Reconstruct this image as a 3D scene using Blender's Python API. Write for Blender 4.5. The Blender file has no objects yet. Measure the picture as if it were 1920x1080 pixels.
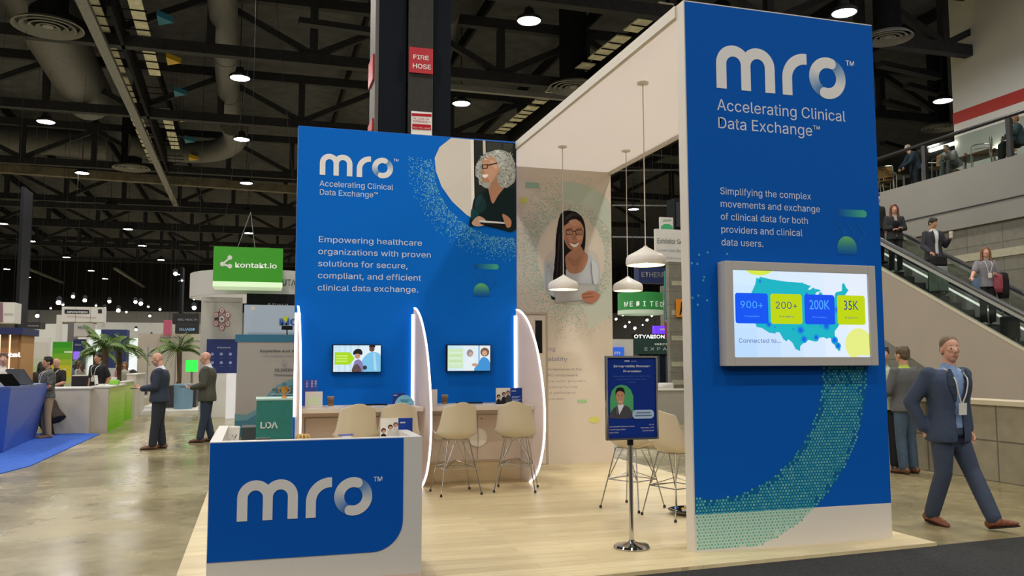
import bpy, bmesh, math, random
import numpy as np
from mathutils import Vector, Matrix, noise
from mathutils.geometry import tessellate_polygon
random.seed(7)
C = bpy.context.scene.collection
SC = bpy.context.scene
PI = math.pi

# ---------------------------------------------------------------- camera, world, lamps, exposure
EYE = 1.58
FPX, YAW, PITCH, ROLL = 1597.98, .2912, .0871, -.0027
_F = np.array([math.sin(YAW)*math.cos(PITCH), math.cos(YAW)*math.cos(PITCH), math.sin(PITCH)])
_R = np.array([math.cos(YAW), -math.sin(YAW), 0.]); _U = np.cross(_R, _F)
_c, _s = math.cos(ROLL), math.sin(ROLL)
_R, _U = _c*_R+_s*_U, -_s*_R+_c*_U
cam_data = bpy.data.cameras.new('camera'); cam = bpy.data.objects.new('camera', cam_data); C.objects.link(cam)
cam.matrix_world = Matrix(((_R[0], _U[0], -_F[0], 0), (_R[1], _U[1], -_F[1], 0), (_R[2], _U[2], -_F[2], EYE), (0, 0, 0, 1)))
cam_data.sensor_width = 36; cam_data.lens = FPX*36/1920; cam_data.clip_end = 400; cam_data.clip_start = .05
SC.camera = cam
world = bpy.data.worlds.new('hall air'); SC.world = world; world.use_nodes = True
world.node_tree.nodes['Background'].inputs[0].default_value = (.9, .95, 1, 1)
world.node_tree.nodes['Background'].inputs[1].default_value = .15
vs = SC.view_settings; vs.view_transform = 'Standard'; vs.look = 'None'; vs.gamma = 1; vs.use_curve_mapping = False
vs.exposure = 0.0
LAMP_POWER = 320.0        # radiance of the hall's round lamps
SC.cycles.sample_clamp_indirect = 6.0
SC.cycles.caustics_reflective = False; SC.cycles.caustics_refractive = False
SC.cycles.max_bounces = 8; SC.cycles.transparent_max_bounces = 12

# ---------------------------------------------------------------- reading positions on real planes
def _ray(px, py): return _F+_R*(px-960)/FPX-_U*(py-540)/FPX
def onZ(px, py, z=0.):
    d = _ray(px, py); p = d*(z-EYE)/d[2]; return Vector((p[0], p[1], z))
def onY(px, py, y):
    d = _ray(px, py); p = d*y/d[1]; return Vector((p[0], y, p[2]+EYE))
def onX(px, py, x):
    d = _ray(px, py); p = d*x/d[0]; return Vector((x, p[1], p[2]+EYE))

# ---------------------------------------------------------------- colour and materials
def lin(c):
    if isinstance(c, str):
        c = c.lstrip('#'); c = [int(c[i:i+2], 16)/255 for i in (0, 2, 4)]
    return tuple((x/12.92 if x <= .04045 else ((x+.055)/1.055)**2.4) for x in c[:3])
_M = {}
def mat(name, col='808080', rough=.5, metal=0., vary=0., vscale=8., emit=0., spec=.5, alpha=1., bump=0.):
    if name in _M: return _M[name]
    m = bpy.data.materials.new(name); m.use_nodes = True; nt = m.node_tree; b = nt.nodes['Principled BSDF']
    c = lin(col)
    b.inputs['Base Color'].default_value = (*c, 1); b.inputs['Roughness'].default_value = rough
    b.inputs['Metallic'].default_value = metal; b.inputs['Specular IOR Level'].default_value = spec
    b.inputs['Alpha'].default_value = alpha
    if emit:
        b.inputs['Emission Color'].default_value = (*c, 1); b.inputs['Emission Strength'].default_value = emit
    if vary or bump:
        tc = nt.nodes.new('ShaderNodeTexCoord'); nz = nt.nodes.new('ShaderNodeTexNoise')
        nz.inputs['Scale'].default_value = vscale; nz.inputs['Detail'].default_value = 4
        nt.links.new(tc.outputs['Object'], nz.inputs['Vector'])
        if vary:
            r = nt.nodes.new('ShaderNodeValToRGB')
            r.color_ramp.elements[0].position = .3; r.color_ramp.elements[1].position = .7
            r.color_ramp.elements[0].color = (*[x*(1-vary) for x in c], 1); r.color_ramp.elements[1].color = (*[min(1, x*(1+vary)) for x in c], 1)
            nt.links.new(nz.outputs['Fac'], r.inputs['Fac']); nt.links.new(r.outputs['Color'], b.inputs['Base Color'])
        if bump:
            bp = nt.nodes.new('ShaderNodeBump'); bp.inputs['Strength'].default_value = bump; bp.inputs['Distance'].default_value = .01
            nt.links.new(nz.outputs['Fac'], bp.inputs['Height']); nt.links.new(bp.outputs['Normal'], b.inputs['Normal'])
    _M[name] = m; return m
def attr_mat(name, rough=.5, emit=0.):
    """printed or displayed colours kept in the mesh's own colour attribute"""
    m = bpy.data.materials.new(name); m.use_nodes = True; nt = m.node_tree; b = nt.nodes['Principled BSDF']
    a = nt.nodes.new('ShaderNodeAttribute'); a.attribute_name = 'Col'
    b.inputs['Roughness'].default_value = rough; b.inputs['Specular IOR Level'].default_value = .15
    if emit:
        b.inputs['Base Color'].default_value = (.01, .01, .01, 1); b.inputs['Emission Strength'].default_value = emit
        nt.links.new(a.outputs['Color'], b.inputs['Emission Color'])
    else:
        nt.links.new(a.outputs['Color'], b.inputs['Base Color'])
    _M[name] = m; return m
PRINT = attr_mat('printed graphic', .75)
SCREEN = attr_mat('lit display', .2, 1.0)
def wood_mat(name, c1, c2, plank=(1.2, .18), rough=.35):
    m = bpy.data.materials.new(name); m.use_nodes = True; nt = m.node_tree; b = nt.nodes['Principled BSDF']
    tc = nt.nodes.new('ShaderNodeTexCoord'); br = nt.nodes.new('ShaderNodeTexBrick')
    br.inputs['Scale'].default_value = 1; br.inputs['Brick Width'].default_value = plank[0]; br.inputs['Row Height'].default_value = plank[1]
    br.inputs['Mortar Size'].default_value = .002; br.offset = .37
    br.inputs['Color1'].default_value = (*lin(c1), 1); br.inputs['Color2'].default_value = (*lin(c2), 1)
    br.inputs['Mortar'].default_value = (*[x*.75 for x in lin(c2)], 1)
    mp = nt.nodes.new('ShaderNodeMapping'); mp.inputs['Scale'].default_value = (1.5, 22, 1)
    nz = nt.nodes.new('ShaderNodeTexNoise'); nz.inputs['Scale'].default_value = 1.5; nz.inputs['Detail'].default_value = 5
    mx = nt.nodes.new('ShaderNodeMixRGB'); mx.blend_type = 'MULTIPLY'; mx.inputs['Fac'].default_value = .35
    r = nt.nodes.new('ShaderNodeValToRGB'); r.color_ramp.elements[0].color = (.62, .58, .52, 1); r.color_ramp.elements[1].color = (1, 1, 1, 1)
    r.color_ramp.elements[0].position = .35; r.color_ramp.elements[1].position = .62
    L = nt.links.new
    L(tc.outputs['Object'], br.inputs['Vector']); L(tc.outputs['Object'], mp.inputs['Vector']); L(mp.outputs['Vector'], nz.inputs['Vector'])
    L(nz.outputs['Fac'], r.inputs['Fac']); L(br.outputs['Color'], mx.inputs['Color1']); L(r.outputs['Color'], mx.inputs['Color2'])
    L(mx.outputs['Color'], b.inputs['Base Color']); b.inputs['Roughness'].default_value = rough
    _M[name] = m; return m
def block_mat(name, c1, c2, bw, bh, mortar, axis='YZ', rough=.7, msize=.012):
    m = bpy.data.materials.new(name); m.use_nodes = True; nt = m.node_tree; b = nt.nodes['Principled BSDF']
    tc = nt.nodes.new('ShaderNodeTexCoord'); sp = nt.nodes.new('ShaderNodeSeparateXYZ'); cb = nt.nodes.new('ShaderNodeCombineXYZ')
    br = nt.nodes.new('ShaderNodeTexBrick'); br.inputs['Scale'].default_value = 1; br.offset = 0.
    br.inputs['Brick Width'].default_value = bw; br.inputs['Row Height'].default_value = bh; br.inputs['Mortar Size'].default_value = msize
    br.inputs['Color1'].default_value = (*lin(c1), 1); br.inputs['Color2'].default_value = (*lin(c2), 1); br.inputs['Mortar'].default_value = (*lin(mortar), 1)
    nz = nt.nodes.new('ShaderNodeTexNoise'); nz.inputs['Scale'].default_value = 6; nz.inputs['Detail'].default_value = 6
    mx = nt.nodes.new('ShaderNodeMixRGB'); mx.blend_type = 'MULTIPLY'; mx.inputs['Fac'].default_value = .4
    L = nt.links.new
    L(tc.outputs['Object'], sp.inputs[0]); L(sp.outputs[axis[0]], cb.inputs[0]); L(sp.outputs[axis[1]], cb.inputs[1])
    L(cb.outputs[0], br.inputs['Vector']); L(tc.outputs['Object'], nz.inputs['Vector'])
    L(br.outputs['Color'], mx.inputs['Color1']); L(nz.outputs['Fac'], mx.inputs['Color2']); L(mx.outputs['Color'], b.inputs['Base Color'])
    b.inputs['Roughness'].default_value = rough
    _M[name] = m; return m

# ---------------------------------------------------------------- objects
def tag(o, label=None, cat=None, group=None, kind=None):
    for k, v in (('label', label), ('category', cat), ('group', group), ('kind', kind)):
        if v: o[k] = v
    return o
def thing(name, label, cat, loc=(0, 0, 0), group=None, rz=0.):
    HELD[0] = None
    o = bpy.data.objects.new(name, None); C.objects.link(o); o.empty_display_size = .1
    o.matrix_basis = Matrix.Translation(loc) @ Matrix.Rotation(rz, 4, 'Z')
    return tag(o, label, cat, group)
def kids(o): return [c for c in bpy.data.objects if c.parent == o]
def copy_tree(o, parent=None):
    c = o.copy(); C.objects.link(c)
    if parent: c.parent = parent
    for k in kids(o): copy_tree(k, c)
    return c
HELD = [None]          # a person whose held things are built in the person's own space
def root_inv(p):
    m = Matrix.Identity(4)
    if p is HELD[0] and p is not None: return m
    while p is not None: m = p.matrix_basis @ m; p = p.parent
    return m.inverted()
def frame(d):
    d = Vector(d).normalized(); a = Vector((0, 0, 1)) if abs(d.z) < .9 else Vector((1, 0, 0))
    u = d.cross(a).normalized(); return u, d.cross(u).normalized(), d
def sm(pts, n=5, closed=True):
    """smooth curve through points"""
    P = [Vector(p) for p in pts]; N = len(P); out = []
    for i in range(N if closed else N-1):
        if closed: a, b, c, d = P[i-1], P[i], P[(i+1) % N], P[(i+2) % N]
        else: a, b, c, d = P[max(i-1, 0)], P[i], P[i+1], P[min(i+2, N-1)]
        for k in range(n):
            t = k/n
            out.append(.5*((2*b)+(c-a)*t+(2*a-5*b+4*c-d)*t*t+(3*b-a-3*c+d)*t**3))
    if not closed: out.append(P[-1])
    return out
class MB:
    def __init__(s): s.v = []; s.f = []; s.mi = []; s.fc = []; s.cur = 0
    def add(s, vs, fs, cols=None):
        o = len(s.v); s.v += [tuple(p) for p in vs]
        for i, f in enumerate(fs):
            s.f.append([o+j for j in f]); s.mi.append(s.cur)
            s.fc.append(None if cols is None else [cols[j] for j in f] if isinstance(cols, list) else [cols]*len(f))
        return s
    def box(s, a, b, col=None):
        x0, x1 = sorted((a[0], b[0])); y0, y1 = sorted((a[1], b[1])); z0, z1 = sorted((a[2], b[2]))
        return s.add([(x0, y0, z0), (x1, y0, z0), (x1, y1, z0), (x0, y1, z0), (x0, y0, z1), (x1, y0, z1), (x1, y1, z1), (x0, y1, z1)],
                     [(0, 3, 2, 1), (4, 5, 6, 7), (0, 1, 5, 4), (1, 2, 6, 5), (2, 3, 7, 6), (3, 0, 4, 7)], col)
    def bar(s, p, q, w, h, col=None):
        p, q = Vector(p), Vector(q); u, v, d = frame(q-p); u, v = u*w/2, v*h/2
        return s.add([p-u-v, p+u-v, p+u+v, p-u+v, q-u-v, q+u-v, q+u+v, q-u+v],
                     [(0, 3, 2, 1), (4, 5, 6, 7), (0, 1, 5, 4), (1, 2, 6, 5), (2, 3, 7, 6), (3, 0, 4, 7)], col)
    def tube(s, pts, r, n=8, cap=True, col=None):
        P = [Vector(p) for p in pts]; N = len(P); rr = r if isinstance(r, (list, tuple)) else [r]*N
        u = None; vs = []
        for i, p in enumerate(P):
            d = (P[min(i+1, N-1)]-P[max(i-1, 0)]).normalized()
            if u is None: u, v, _ = frame(d)
            else:
                u = (u-d*u.dot(d)).normalized(); v = d.cross(u)
            for k in range(n):
                a = 2*PI*k/n; vs.append(p+(u*math.cos(a)+v*math.sin(a))*rr[i])
        fs = [(i*n+k, i*n+(k+1) % n, (i+1)*n+(k+1) % n, (i+1)*n+k) for i in range(N-1) for k in range(n)]
        if cap: fs += [tuple(range(n-1, -1, -1)), tuple((N-1)*n+k for k in range(n))]
        return s.add(vs, fs, col)
    def lathe(s, prof, o=(0, 0, 0), n=24, col=None, sx=1., sy=1.):
        """closed or open profile of (radius, z)"""
        vs = []; N = len(prof)
        for r, z in prof:
            for k in range(n):
                a = 2*PI*k/n; vs.append((o[0]+r*math.cos(a)*sx, o[1]+r*math.sin(a)*sy, o[2]+z))
        fs = [(i*n+k, i*n+(k+1) % n, (i+1)*n+(k+1) % n, (i+1)*n+k) for i in range(N-1) for k in range(n)]
        return s.add(vs, fs, col)
    def ell(s, c, r, n=14, m=9, ax=None, col=None):
        c = Vector(c); X, Y, Z = ax or (Vector((1, 0, 0)), Vector((0, 1, 0)), Vector((0, 0, 1))); vs = []
        for i in range(m+1):
            t = PI*i/m
            for k in range(n):
                a = 2*PI*k/n
                vs.append(c+X*(r[0]*math.sin(t)*math.cos(a))+Y*(r[1]*math.sin(t)*math.sin(a))+Z*(-r[2]*math.cos(t)))
        fs = [(i*n+k, i*n+(k+1) % n, (i+1)*n+(k+1) % n, (i+1)*n+k) for i in range(m) for k in range(n)]
        return s.add(vs, fs, col)
    def loft(s, rings, cap=True, col=None):
        n = len(rings[0]); vs = [p for r in rings for p in r]; N = len(rings)
        fs = [(i*n+k, i*n+(k+1) % n, (i+1)*n+(k+1) % n, (i+1)*n+k) for i in range(N-1) for k in range(n)]
        if cap: fs += [tuple(range(n-1, -1, -1)), tuple((N-1)*n+k for k in range(n))]
        return s.add(vs, fs, col)
    def prism(s, pts, off, col=None):
        """polygon of 3-D points, pushed along off"""
        P = [Vector(p) for p in pts]; n = len(P); o = Vector(off)
        tri = tessellate_polygon([P])
        s.add(P+[p+o for p in P], [tuple(t) for t in tri]+[tuple(n+i for i in reversed(t)) for t in tri]
              + [(i, (i+1) % n, n+(i+1) % n, n+i) for i in range(n)], col); return s
    def flat(s, pts, col=None):
        P = [Vector(p) for p in pts]
        if len(P) <= 4: return s.add(P, [tuple(range(len(P)))], col)
        return s.add(P, [tuple(t) for t in tessellate_polygon([P])], col)
    def raw(s):
        me = bpy.data.meshes.new('m'); me.from_pydata(s.v, [], s.f); return me
    def build(s, name, mats, parent=None, smooth=False, bevel=0., label=None, flip=True):
        me = bpy.data.meshes.new(name)
        if parent is not None: M = root_inv(parent); org = None
        else:
            xs = np.array(s.v); lo, hi = xs.min(0), xs.max(0); org = Vector(((lo[0]+hi[0])/2, (lo[1]+hi[1])/2, lo[2])); M = Matrix.Translation(-org)
        me.from_pydata([tuple(M @ Vector(p)) for p in s.v], [], s.f)
        for m in (mats if isinstance(mats, (list, tuple)) else [mats]): me.materials.append(m)
        for p, i in zip(me.polygons, s.mi): p.material_index = i
        if any(c is not None for c in s.fc):
            at = me.color_attributes.new('Col', 'FLOAT_COLOR', 'CORNER'); data = []
            for c, f in zip(s.fc, s.f):
                for k in range(len(f)): data += [*(lin(c[k]) if c is not None else (.5, .5, .5)), 1.]
            at.data.foreach_set('color', data)
        if flip:
            bm = bmesh.new(); bm.from_mesh(me); bmesh.ops.recalc_face_normals(bm, faces=bm.faces); bm.to_mesh(me); bm.free()
        if smooth:
            me.polygons.foreach_set('use_smooth', [True]*len(me.polygons))
            if smooth != 2:
                try: me.set_sharp_from_angle(angle=math.radians(40))
                except Exception: pass
        o = bpy.data.objects.new(name, me); C.objects.link(o)
        if parent is not None: o.parent = parent
        else: o.location = org
        if bevel:
            b = o.modifiers.new('bevel', 'BEVEL'); b.width = bevel; b.segments = 2; b.limit_method = 'ANGLE'
        if label: o['label'] = label
        return o
def frame_bars(m, x0, x1, y0, y1, z0, z1, w, wt=None, bottom=True):
    """four bars round an opening, butted at the corners"""
    wt = wt or w
    m.box((x0, y0, z0), (x0+w, y1, z1)); m.box((x1-w, y0, z0), (x1, y1, z1)); m.box((x0+w, y0, z1-wt), (x1-w, y1, z1))
    if bottom: m.box((x0+w, y0, z0), (x1-w, y1, z0+wt))
    return m
def B(name, a, b, m, parent=None, bevel=0., **k): return MB().box(a, b).build(name, m, parent, bevel=bevel, **k)
def struct(o): o['kind'] = 'structure'; return o

# ---------------------------------------------------------------- lettering
def _font():
    import os
    try:
        p = bpy.utils.system_resource('DATAFILES', path='fonts')
        f = os.path.join(p, 'Inter.woff2')
        if os.path.exists(f): return bpy.data.fonts.load(f)
    except Exception: pass
    return None
FONT = _font()
def text(s, pos, cap, m, parent, width=None, right=(1, 0, 0), up=(0, 0, 1), name='lettering', spacing=1., line=1., thick=.0, bold=0., align='LEFT'):
    """lettering with its first baseline starting at pos; cap is the height of its capitals; width stretches the block"""
    cu = bpy.data.curves.new(name, 'FONT'); cu.body = s
    if FONT and 'K' not in s: cu.font = FONT
    cu.space_character = spacing; cu.space_line = line; cu.align_x = align; cu.offset = bold; cu.resolution_u = 3
    o = bpy.data.objects.new(name, cu); C.objects.link(o)
    bpy.context.view_layer.update()
    me = bpy.data.meshes.new_from_object(o)
    C.objects.unlink(o); bpy.data.objects.remove(o); bpy.data.curves.remove(cu)
    xy = np.zeros(len(me.vertices)*3); me.vertices.foreach_get('co', xy); xy = xy.reshape(-1, 3)
    k = cap/.727
    w = (xy[:, 0].max()-xy[:, 0].min())*k if len(xy) else 1
    kx = k*(width/w if width else 1)
    R_, U_ = Vector(right).normalized(), Vector(up).normalized(); M = root_inv(parent) if parent else Matrix.Identity(4)
    x0 = xy[:, 0].min() if align == 'LEFT' and len(xy) else 0
    out = np.array([tuple(M @ (Vector(pos)+R_*((p[0]-x0)*kx)+U_*(p[1]*k))) for p in xy])
    me.vertices.foreach_set('co', out.ravel()); me.materials.clear(); me.materials.append(m)
    N = R_.cross(U_)
    o = bpy.data.objects.new(name, me); C.objects.link(o)
    if parent: o.parent = parent
    return o
class Print:
    """flat print on a plane y = const: points in (x, z); every layer lies a hair in front of the last"""
    def __init__(s, y, step=.0006, conv=None): s.y = y; s.mb = MB(); s.k = 1; s.step = step; s.conv = conv; s.j = 0.; s.clip = None
    def nj(s): s.j = random.random()*.8; return s
    def P(s, p):
        if s.conv: q = onY(p[0], p[1], s.y); x, z = q.x, q.z
        else: x, z = p
        if s.clip: x = min(max(x, s.clip[0]), s.clip[2]); z = min(max(z, s.clip[1]), s.clip[3])
        return Vector((x, s.y-s.step*(s.k+s.j), z))
    def poly(s, pts, col, smooth=0, layer=True):
        if smooth: pts = [(p.x, p.y) for p in sm([(a, b, 0) for a, b in pts], smooth)]
        s.nj(); s.mb.flat([s.P(p) for p in pts], col); s.k += 1 if layer else 0; return s
    def disc(s, c, r, col, n=32, layer=True, ry=None):
        ry = ry or r; s.nj()
        s.mb.flat([s.P((c[0]+r*math.cos(2*PI*i/n), c[1]+ry*math.sin(2*PI*i/n))) for i in range(n)], col); s.k += 1 if layer else 0; return s
    def quad(s, x0, z0, x1, z1, cols, layer=True):
        """cols: one colour, or four (bottom-left, bottom-right, top-right, top-left)"""
        s.nj(); s.mb.flat([s.P(p) for p in ((x0, z0), (x1, z0), (x1, z1), (x0, z1))], cols); s.k += 1 if layer else 0; return s
    def rrect(s, x0, z0, x1, z1, r, col):
        pts = []
        for cx, cz, a0 in ((x1-r, z1-r, 0), (x0+r, z1-r, 90), (x0+r, z0+r, 180), (x1-r, z0+r, 270)):
            for i in range(5): a = math.radians(a0+i*22.5); pts.append((cx+r*math.cos(a), cz+r*math.sin(a)))
        return s.poly(pts, col)
    def build(s, name, parent, m=None, label=None):
        return s.mb.build(name, m or PRINT, parent, flip=False, label=label)
def mix(a, b, t):
    def h(c): c = c.lstrip('#'); return [int(c[i:i+2], 16) for i in (0, 2, 4)]
    A, Bc = h(a), h(b); return '%02x%02x%02x' % tuple(int(round(x+(y-x)*t)) for x, y in zip(A, Bc))

# ---------------------------------------------------------------- the hall's lamps (give the light of the place)
M_LAMP = mat('lamp face', 'fffaf0', emit=LAMP_POWER)
M_BLACK = mat('black paint', '1d1f25', .7, vary=.25, spec=.1)
M_DARK = mat('dark grey steel', '34363d', .6, vary=.2, spec=.2)
M_CHAN = mat('grey galvanised steel', '8a8c92', .5, vary=.15)
M_DUCT = mat('grey duct sheet', '66686f', .5, vary=.15)
M_DIFF = mat('diffuser grey', '8f9296', .45)
LZ = 12.4
def lamp_proto():
    t = thing('ceiling_lamp', 'x', 'lamp')
    MB().lathe([(.0, .0), (.36, .0)], (0, 0, .03), 20).build('lamp_face', M_LAMP, t, flip=False)
    MB().lathe([(.37, 0), (.40, .0), (.40, .10), (.20, .22), (.14, .42), (.0, .42)], (0, 0, 0), 20).build('housing', M_DARK, t, smooth=True)
    MB().tube([(0, 0, .4), (0, 0, 3.6)], .02, 6).build('hanger', M_DARK, t)
    return t
LAMPS = [  # pixel where the photo shows the lamp, label
    (992, 40, 'bright round ceiling lamp right of the black column, highest in the dark roof'),
    (450, 147, 'bright round ceiling lamp beside the long round duct'),
    (865, 195, 'bright round ceiling lamp just right of the black column, above the blue wall'),
    (86, 229, 'bright ceiling lamp below the big round air diffuser at upper left'),
    (453, 262, 'ceiling lamp directly under the lower end of the round duct'),
    (154, 325, 'ceiling lamp left of the smaller round air diffuser'),
    (462, 344, 'ceiling lamp above the green hanging sign, lowest of its column of lamps'),
    (1583, 25, 'bright ceiling lamp just above the tall blue tower'),
    (1768, 190, 'ceiling lamp beside the wall with the red stripe'),
    (1188, 393, 'ceiling lamp seen behind the pendant cords through the open booth'),
]
FAR = [(5, 420), (58, 453), (240, 430), (267, 461), (13, 505), (52, 520), (171, 508), (197, 523), (217, 539), (321, 550), (335, 515), (341, 527)]
proto = lamp_proto(); first = True
LAMP_XY = []
def add_lamp(p, label, group):
    global first
    o = proto if first else copy_tree(proto); first = False
    o.location = (p.x, p.y, p.z); o['label'] = label; o['group'] = group; LAMP_XY.append((p.x, p.y)); return o
for px, py, lb in LAMPS: add_lamp(onZ(px, py, LZ), lb, 'near ceiling lamps')
for px, py in FAR: add_lamp(onZ(px, py, LZ), 'small bright ceiling lamp in the far rows of the hall', 'far ceiling lamps')
GX = [-27.7, -18.8, -9.8, -.8, 8.05, 17.3, 26.6]
GY = [-29, -20, -11, -2, 7.2, 16, 24.5, 33.6, 42.4, 53, 63.5, 74, 84.4, 96, 109, 119]
for gy in GY:
    for gx in GX:
        if all((gx-a)**2+(gy-b)**2 > 36 for a, b in LAMP_XY) and not (gx > 17 and -4 < gy < 26):
            add_lamp(Vector((gx, gy, LZ)), 'small bright ceiling lamp in the far rows of the hall' if gy > 45 else 'unseen lamp added high up to brighten the red striped wall', 'far ceiling lamps' if gy > 45 else 'near ceiling lamps')

for gy in (-2., 6., 14.): add_lamp(Vector((17.3, gy, 15.0)), 'unseen lamp added high up to brighten the red striped wall', 'near ceiling lamps')  # unseen lamps, added higher than the grid to brighten the upper balcony wall

# ---------------------------------------------------------------- floor, ceiling, hall walls
def floor_mat():
    m = bpy.data.materials.new('polished concrete'); m.use_nodes = True; nt = m.node_tree; b = nt.nodes['Principled BSDF']; L = nt.links.new
    tc = nt.nodes.new('ShaderNodeTexCoord')
    n1 = nt.nodes.new('ShaderNodeTexNoise'); n1.inputs['Scale'].default_value = .55; n1.inputs['Detail'].default_value = 8; n1.inputs['Roughness'].default_value = .65
    n2 = nt.nodes.new('ShaderNodeTexNoise'); n2.inputs['Scale'].default_value = 5; n2.inputs['Detail'].default_value = 5
    r = nt.nodes.new('ShaderNodeValToRGB'); e = r.color_ramp.elements
    e[0].position = .32; e[0].color = (*lin('7a7052'), 1); e[1].position = .68; e[1].color = (*lin('a69a74'), 1)
    mx = nt.nodes.new('ShaderNodeMixRGB'); mx.blend_type = 'OVERLAY'; mx.inputs['Fac'].default_value = .35
    r2 = nt.nodes.new('ShaderNodeValToRGB'); r2.color_ramp.elements[0].position = .35; r2.color_ramp.elements[1].position = .65
    r2.color_ramp.elements[0].color = (.16, .16, .16, 1); r2.color_ramp.elements[1].color = (.32, .32, .32, 1)
    L(tc.outputs['Object'], n1.inputs['Vector']); L(tc.outputs['Object'], n2.inputs['Vector'])
    L(n1.outputs['Fac'], r.inputs['Fac']); L(r.outputs['Color'], mx.inputs['Color1']); L(n2.outputs['Fac'], mx.inputs['Color2'])
    L(mx.outputs['Color'], b.inputs['Base Color']); L(n1.outputs['Fac'], r2.inputs['Fac']); L(r2.outputs['Color'], b.inputs['Roughness'])
    return m
struct(B('floor', (-70, -40, -.2), (60, 140, 0), floor_mat()))
struct(B('ceiling', (-70, -40, 16), (60, 140, 16.3), mat('black deck', '4a4d58', .8, vary=.3, vscale=1.5)))
M_HALL = mat('hall wall grey', '9a9a98', .8); M_HALLD = mat('hall upper wall dark', '1d1e20', .8)
for nm, a, b in (('back', (-70, 132, 0), (60, 132.3, 9)), ('left', (-62, -40, 0), (-61.7, 132, 9)), ('right', (52, -40, 0), (52.3, 132, 9)), ('front', (-70, -36, 0), (60, -35.7, 9))):
    struct(B('wall_'+nm, a, b, M_HALL)); a2 = (a[0], a[1], 9); b2 = (b[0], b[1], 16)
    struct(B('wall_upper_'+nm, a2, b2, M_HALLD))

# ---------------------------------------------------------------- roof steel, ducts, diffusers
for i, ty in enumerate((24, 31.5, 40.5, 52, 63.5, 75.5, 88, 100)):
    t = thing('roof_truss', 'black steel roof truss crossing the dark hall ceiling', 'truss', (0, ty, 13), 'roof trusses')
    m = MB(); m.box((-45, ty-.18, 12.55), (30, ty+.18, 12.95)); m.build('bottom_chord', M_DARK, t)
    m = MB(); m.box((-45, ty-.16, 14.7), (30, ty+.16, 15.1)); m.build('top_chord', M_DARK, t)
    m = MB(); x = -45
    k = 0
    while x < 30:
        m.bar((x, ty, 12.9), (x, ty, 14.7), .28, .28)
        m.bar((x, ty, 12.9 if k % 2 else 14.7), (x+3.6, ty, 14.7 if k % 2 else 12.9), .24, .24); x += 3.6; k += 1
    m.build('web', M_DARK, t)
for i in range(16):
    xx = -40+i*4.4
    if abs(xx-1) < 1.6: continue
    tag(MB().box((xx-.06, 12, 15.3), (xx+.06, 120, 15.8)).build('roof_purlin', M_BLACK), 'thin black purlin running under the roof deck into the distance', 'beam', 'roof purlins')
def run(name, label, a, b, w, h, m, cat='beam'):
    return tag(MB().bar(a, b, w, h).build(name, m), label, cat)
run('cable_channel', 'long pale grey steel channel running away under the roof at upper left', onZ(140, -30, 12.46), onZ(330, 385, 12.46), .34, .16, M_CHAN)
run('cable_channel', 'long pale channel hanging low in the far hall roof, left of the green sign', onZ(215, 503, 12.45), onZ(270, 538, 12.45), .35, .2, M_CHAN)
run('cable_channel', 'thin pale channel in the far left hall roof', onZ(38, 498, 12.45), onZ(118, 530, 12.45), .3, .2, M_CHAN)
run('beam', 'yellowish steel beam crossing behind the smaller air diffuser', onZ(-80, 310, 13), onZ(556, 356, 13), .45, .5, mat('dusty beam', '77726a', .7, vary=.3, vscale=2))
run('beam', 'pale flange of a roof beam low over the far hall', onZ(-80, 378, 12), onZ(556, 402, 12), .3, .35, M_DARK)
run('roof_pipe', 'thin grey pipe crossing the roof right of the black column', onZ(840, 163, 12.6), onZ(1110, 188, 12.6), .22, .22, M_CHAN, 'pipe')
# ducts
def duct(label, pts, r, collars=()):
    t = thing('round_duct', label, 'duct', pts[0])
    MB().tube(sm(pts, 6, False) if len(pts) > 2 else pts, r, 18).build('duct_pipe', M_DUCT, t, smooth=True)
    for a, b in collars: MB().tube([a, b], r*1.04, 18).build('collar', M_DUCT, t, smooth=True)
    return t
d0, d1 = onZ(413, -60, 14), onZ(432, 225, 14)
z4 = Vector((0, 0, 14))
duct('long straight round grey duct running away between the upper left beams', [d0, d1], .5, [(d0.lerp(d1, .45), d0.lerp(d1, .47)), (d0.lerp(d1, .75), d0.lerp(d1, .77))])
duct('round grey duct bending left under the roof below the long straight duct', [onZ(436, 232, 13.6), onZ(440, 262, 13.6), onZ(405, 282, 13.6), onZ(330, 284, 13.6), onZ(240, 272, 13.6)], .62)
duct('wide round grey duct running away at the upper left, behind the big diffuser', [onZ(40, -60, 14), onZ(100, 60, 14), onZ(168, 185, 14)], 1.05)
duct('wide grey duct lying across the roof left of the smaller diffuser', [onZ(-60, 250, 14.6), onZ(60, 262, 14.6), onZ(200, 275, 14.6)], .8)
duct('faint round duct crossing the dark roof behind the column', [onZ(835, 20, 14.5), onZ(800, 260, 14.5)], .55)
def diffuser(px, py, z, r, label):
    p = onZ(px, py, z); t = thing('air_diffuser', label, 'vent', p, 'round air diffusers')
    for k, rr in enumerate((1., .78, .56, .34)):
        MB().lathe([(r*rr, 0), (r*(rr-.03), -.02), (r*(rr-.12), .10), (r*(rr-.13), .12), (r*(rr-.02), .03), (r*rr, 0)], p, 32).build('diffuser_ring', M_DIFF, t, smooth=True)
    MB().lathe([(0, .0), (r*.16, .02), (r*.14, .1), (0, .1)], p, 20).build('diffuser_core', M_DIFF, t, smooth=True)
    MB().tube([p+Vector((0, 0, .08)), p+Vector((0, 0, 3.58))], r*.55, 16).build('neck', M_BLACK, t, smooth=True)
diffuser(90, 52, 12.4, 1.07, 'big round grey air diffuser near the top left corner of the roof')
diffuser(246, 316, 12.4, 1.0, 'smaller round grey air diffuser beside the pale steel channel')
diffuser(1075, 165, 12.4, 1.0, 'round grey air diffuser above the canopy edge of the white booth')
diffuser(1665, 72, 12.4, .8, 'dim round air diffuser right of the top of the blue tower')
diffuser(1762, 241, 12.4, .8, 'round air diffuser beside the red striped wall above the balcony')
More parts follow.
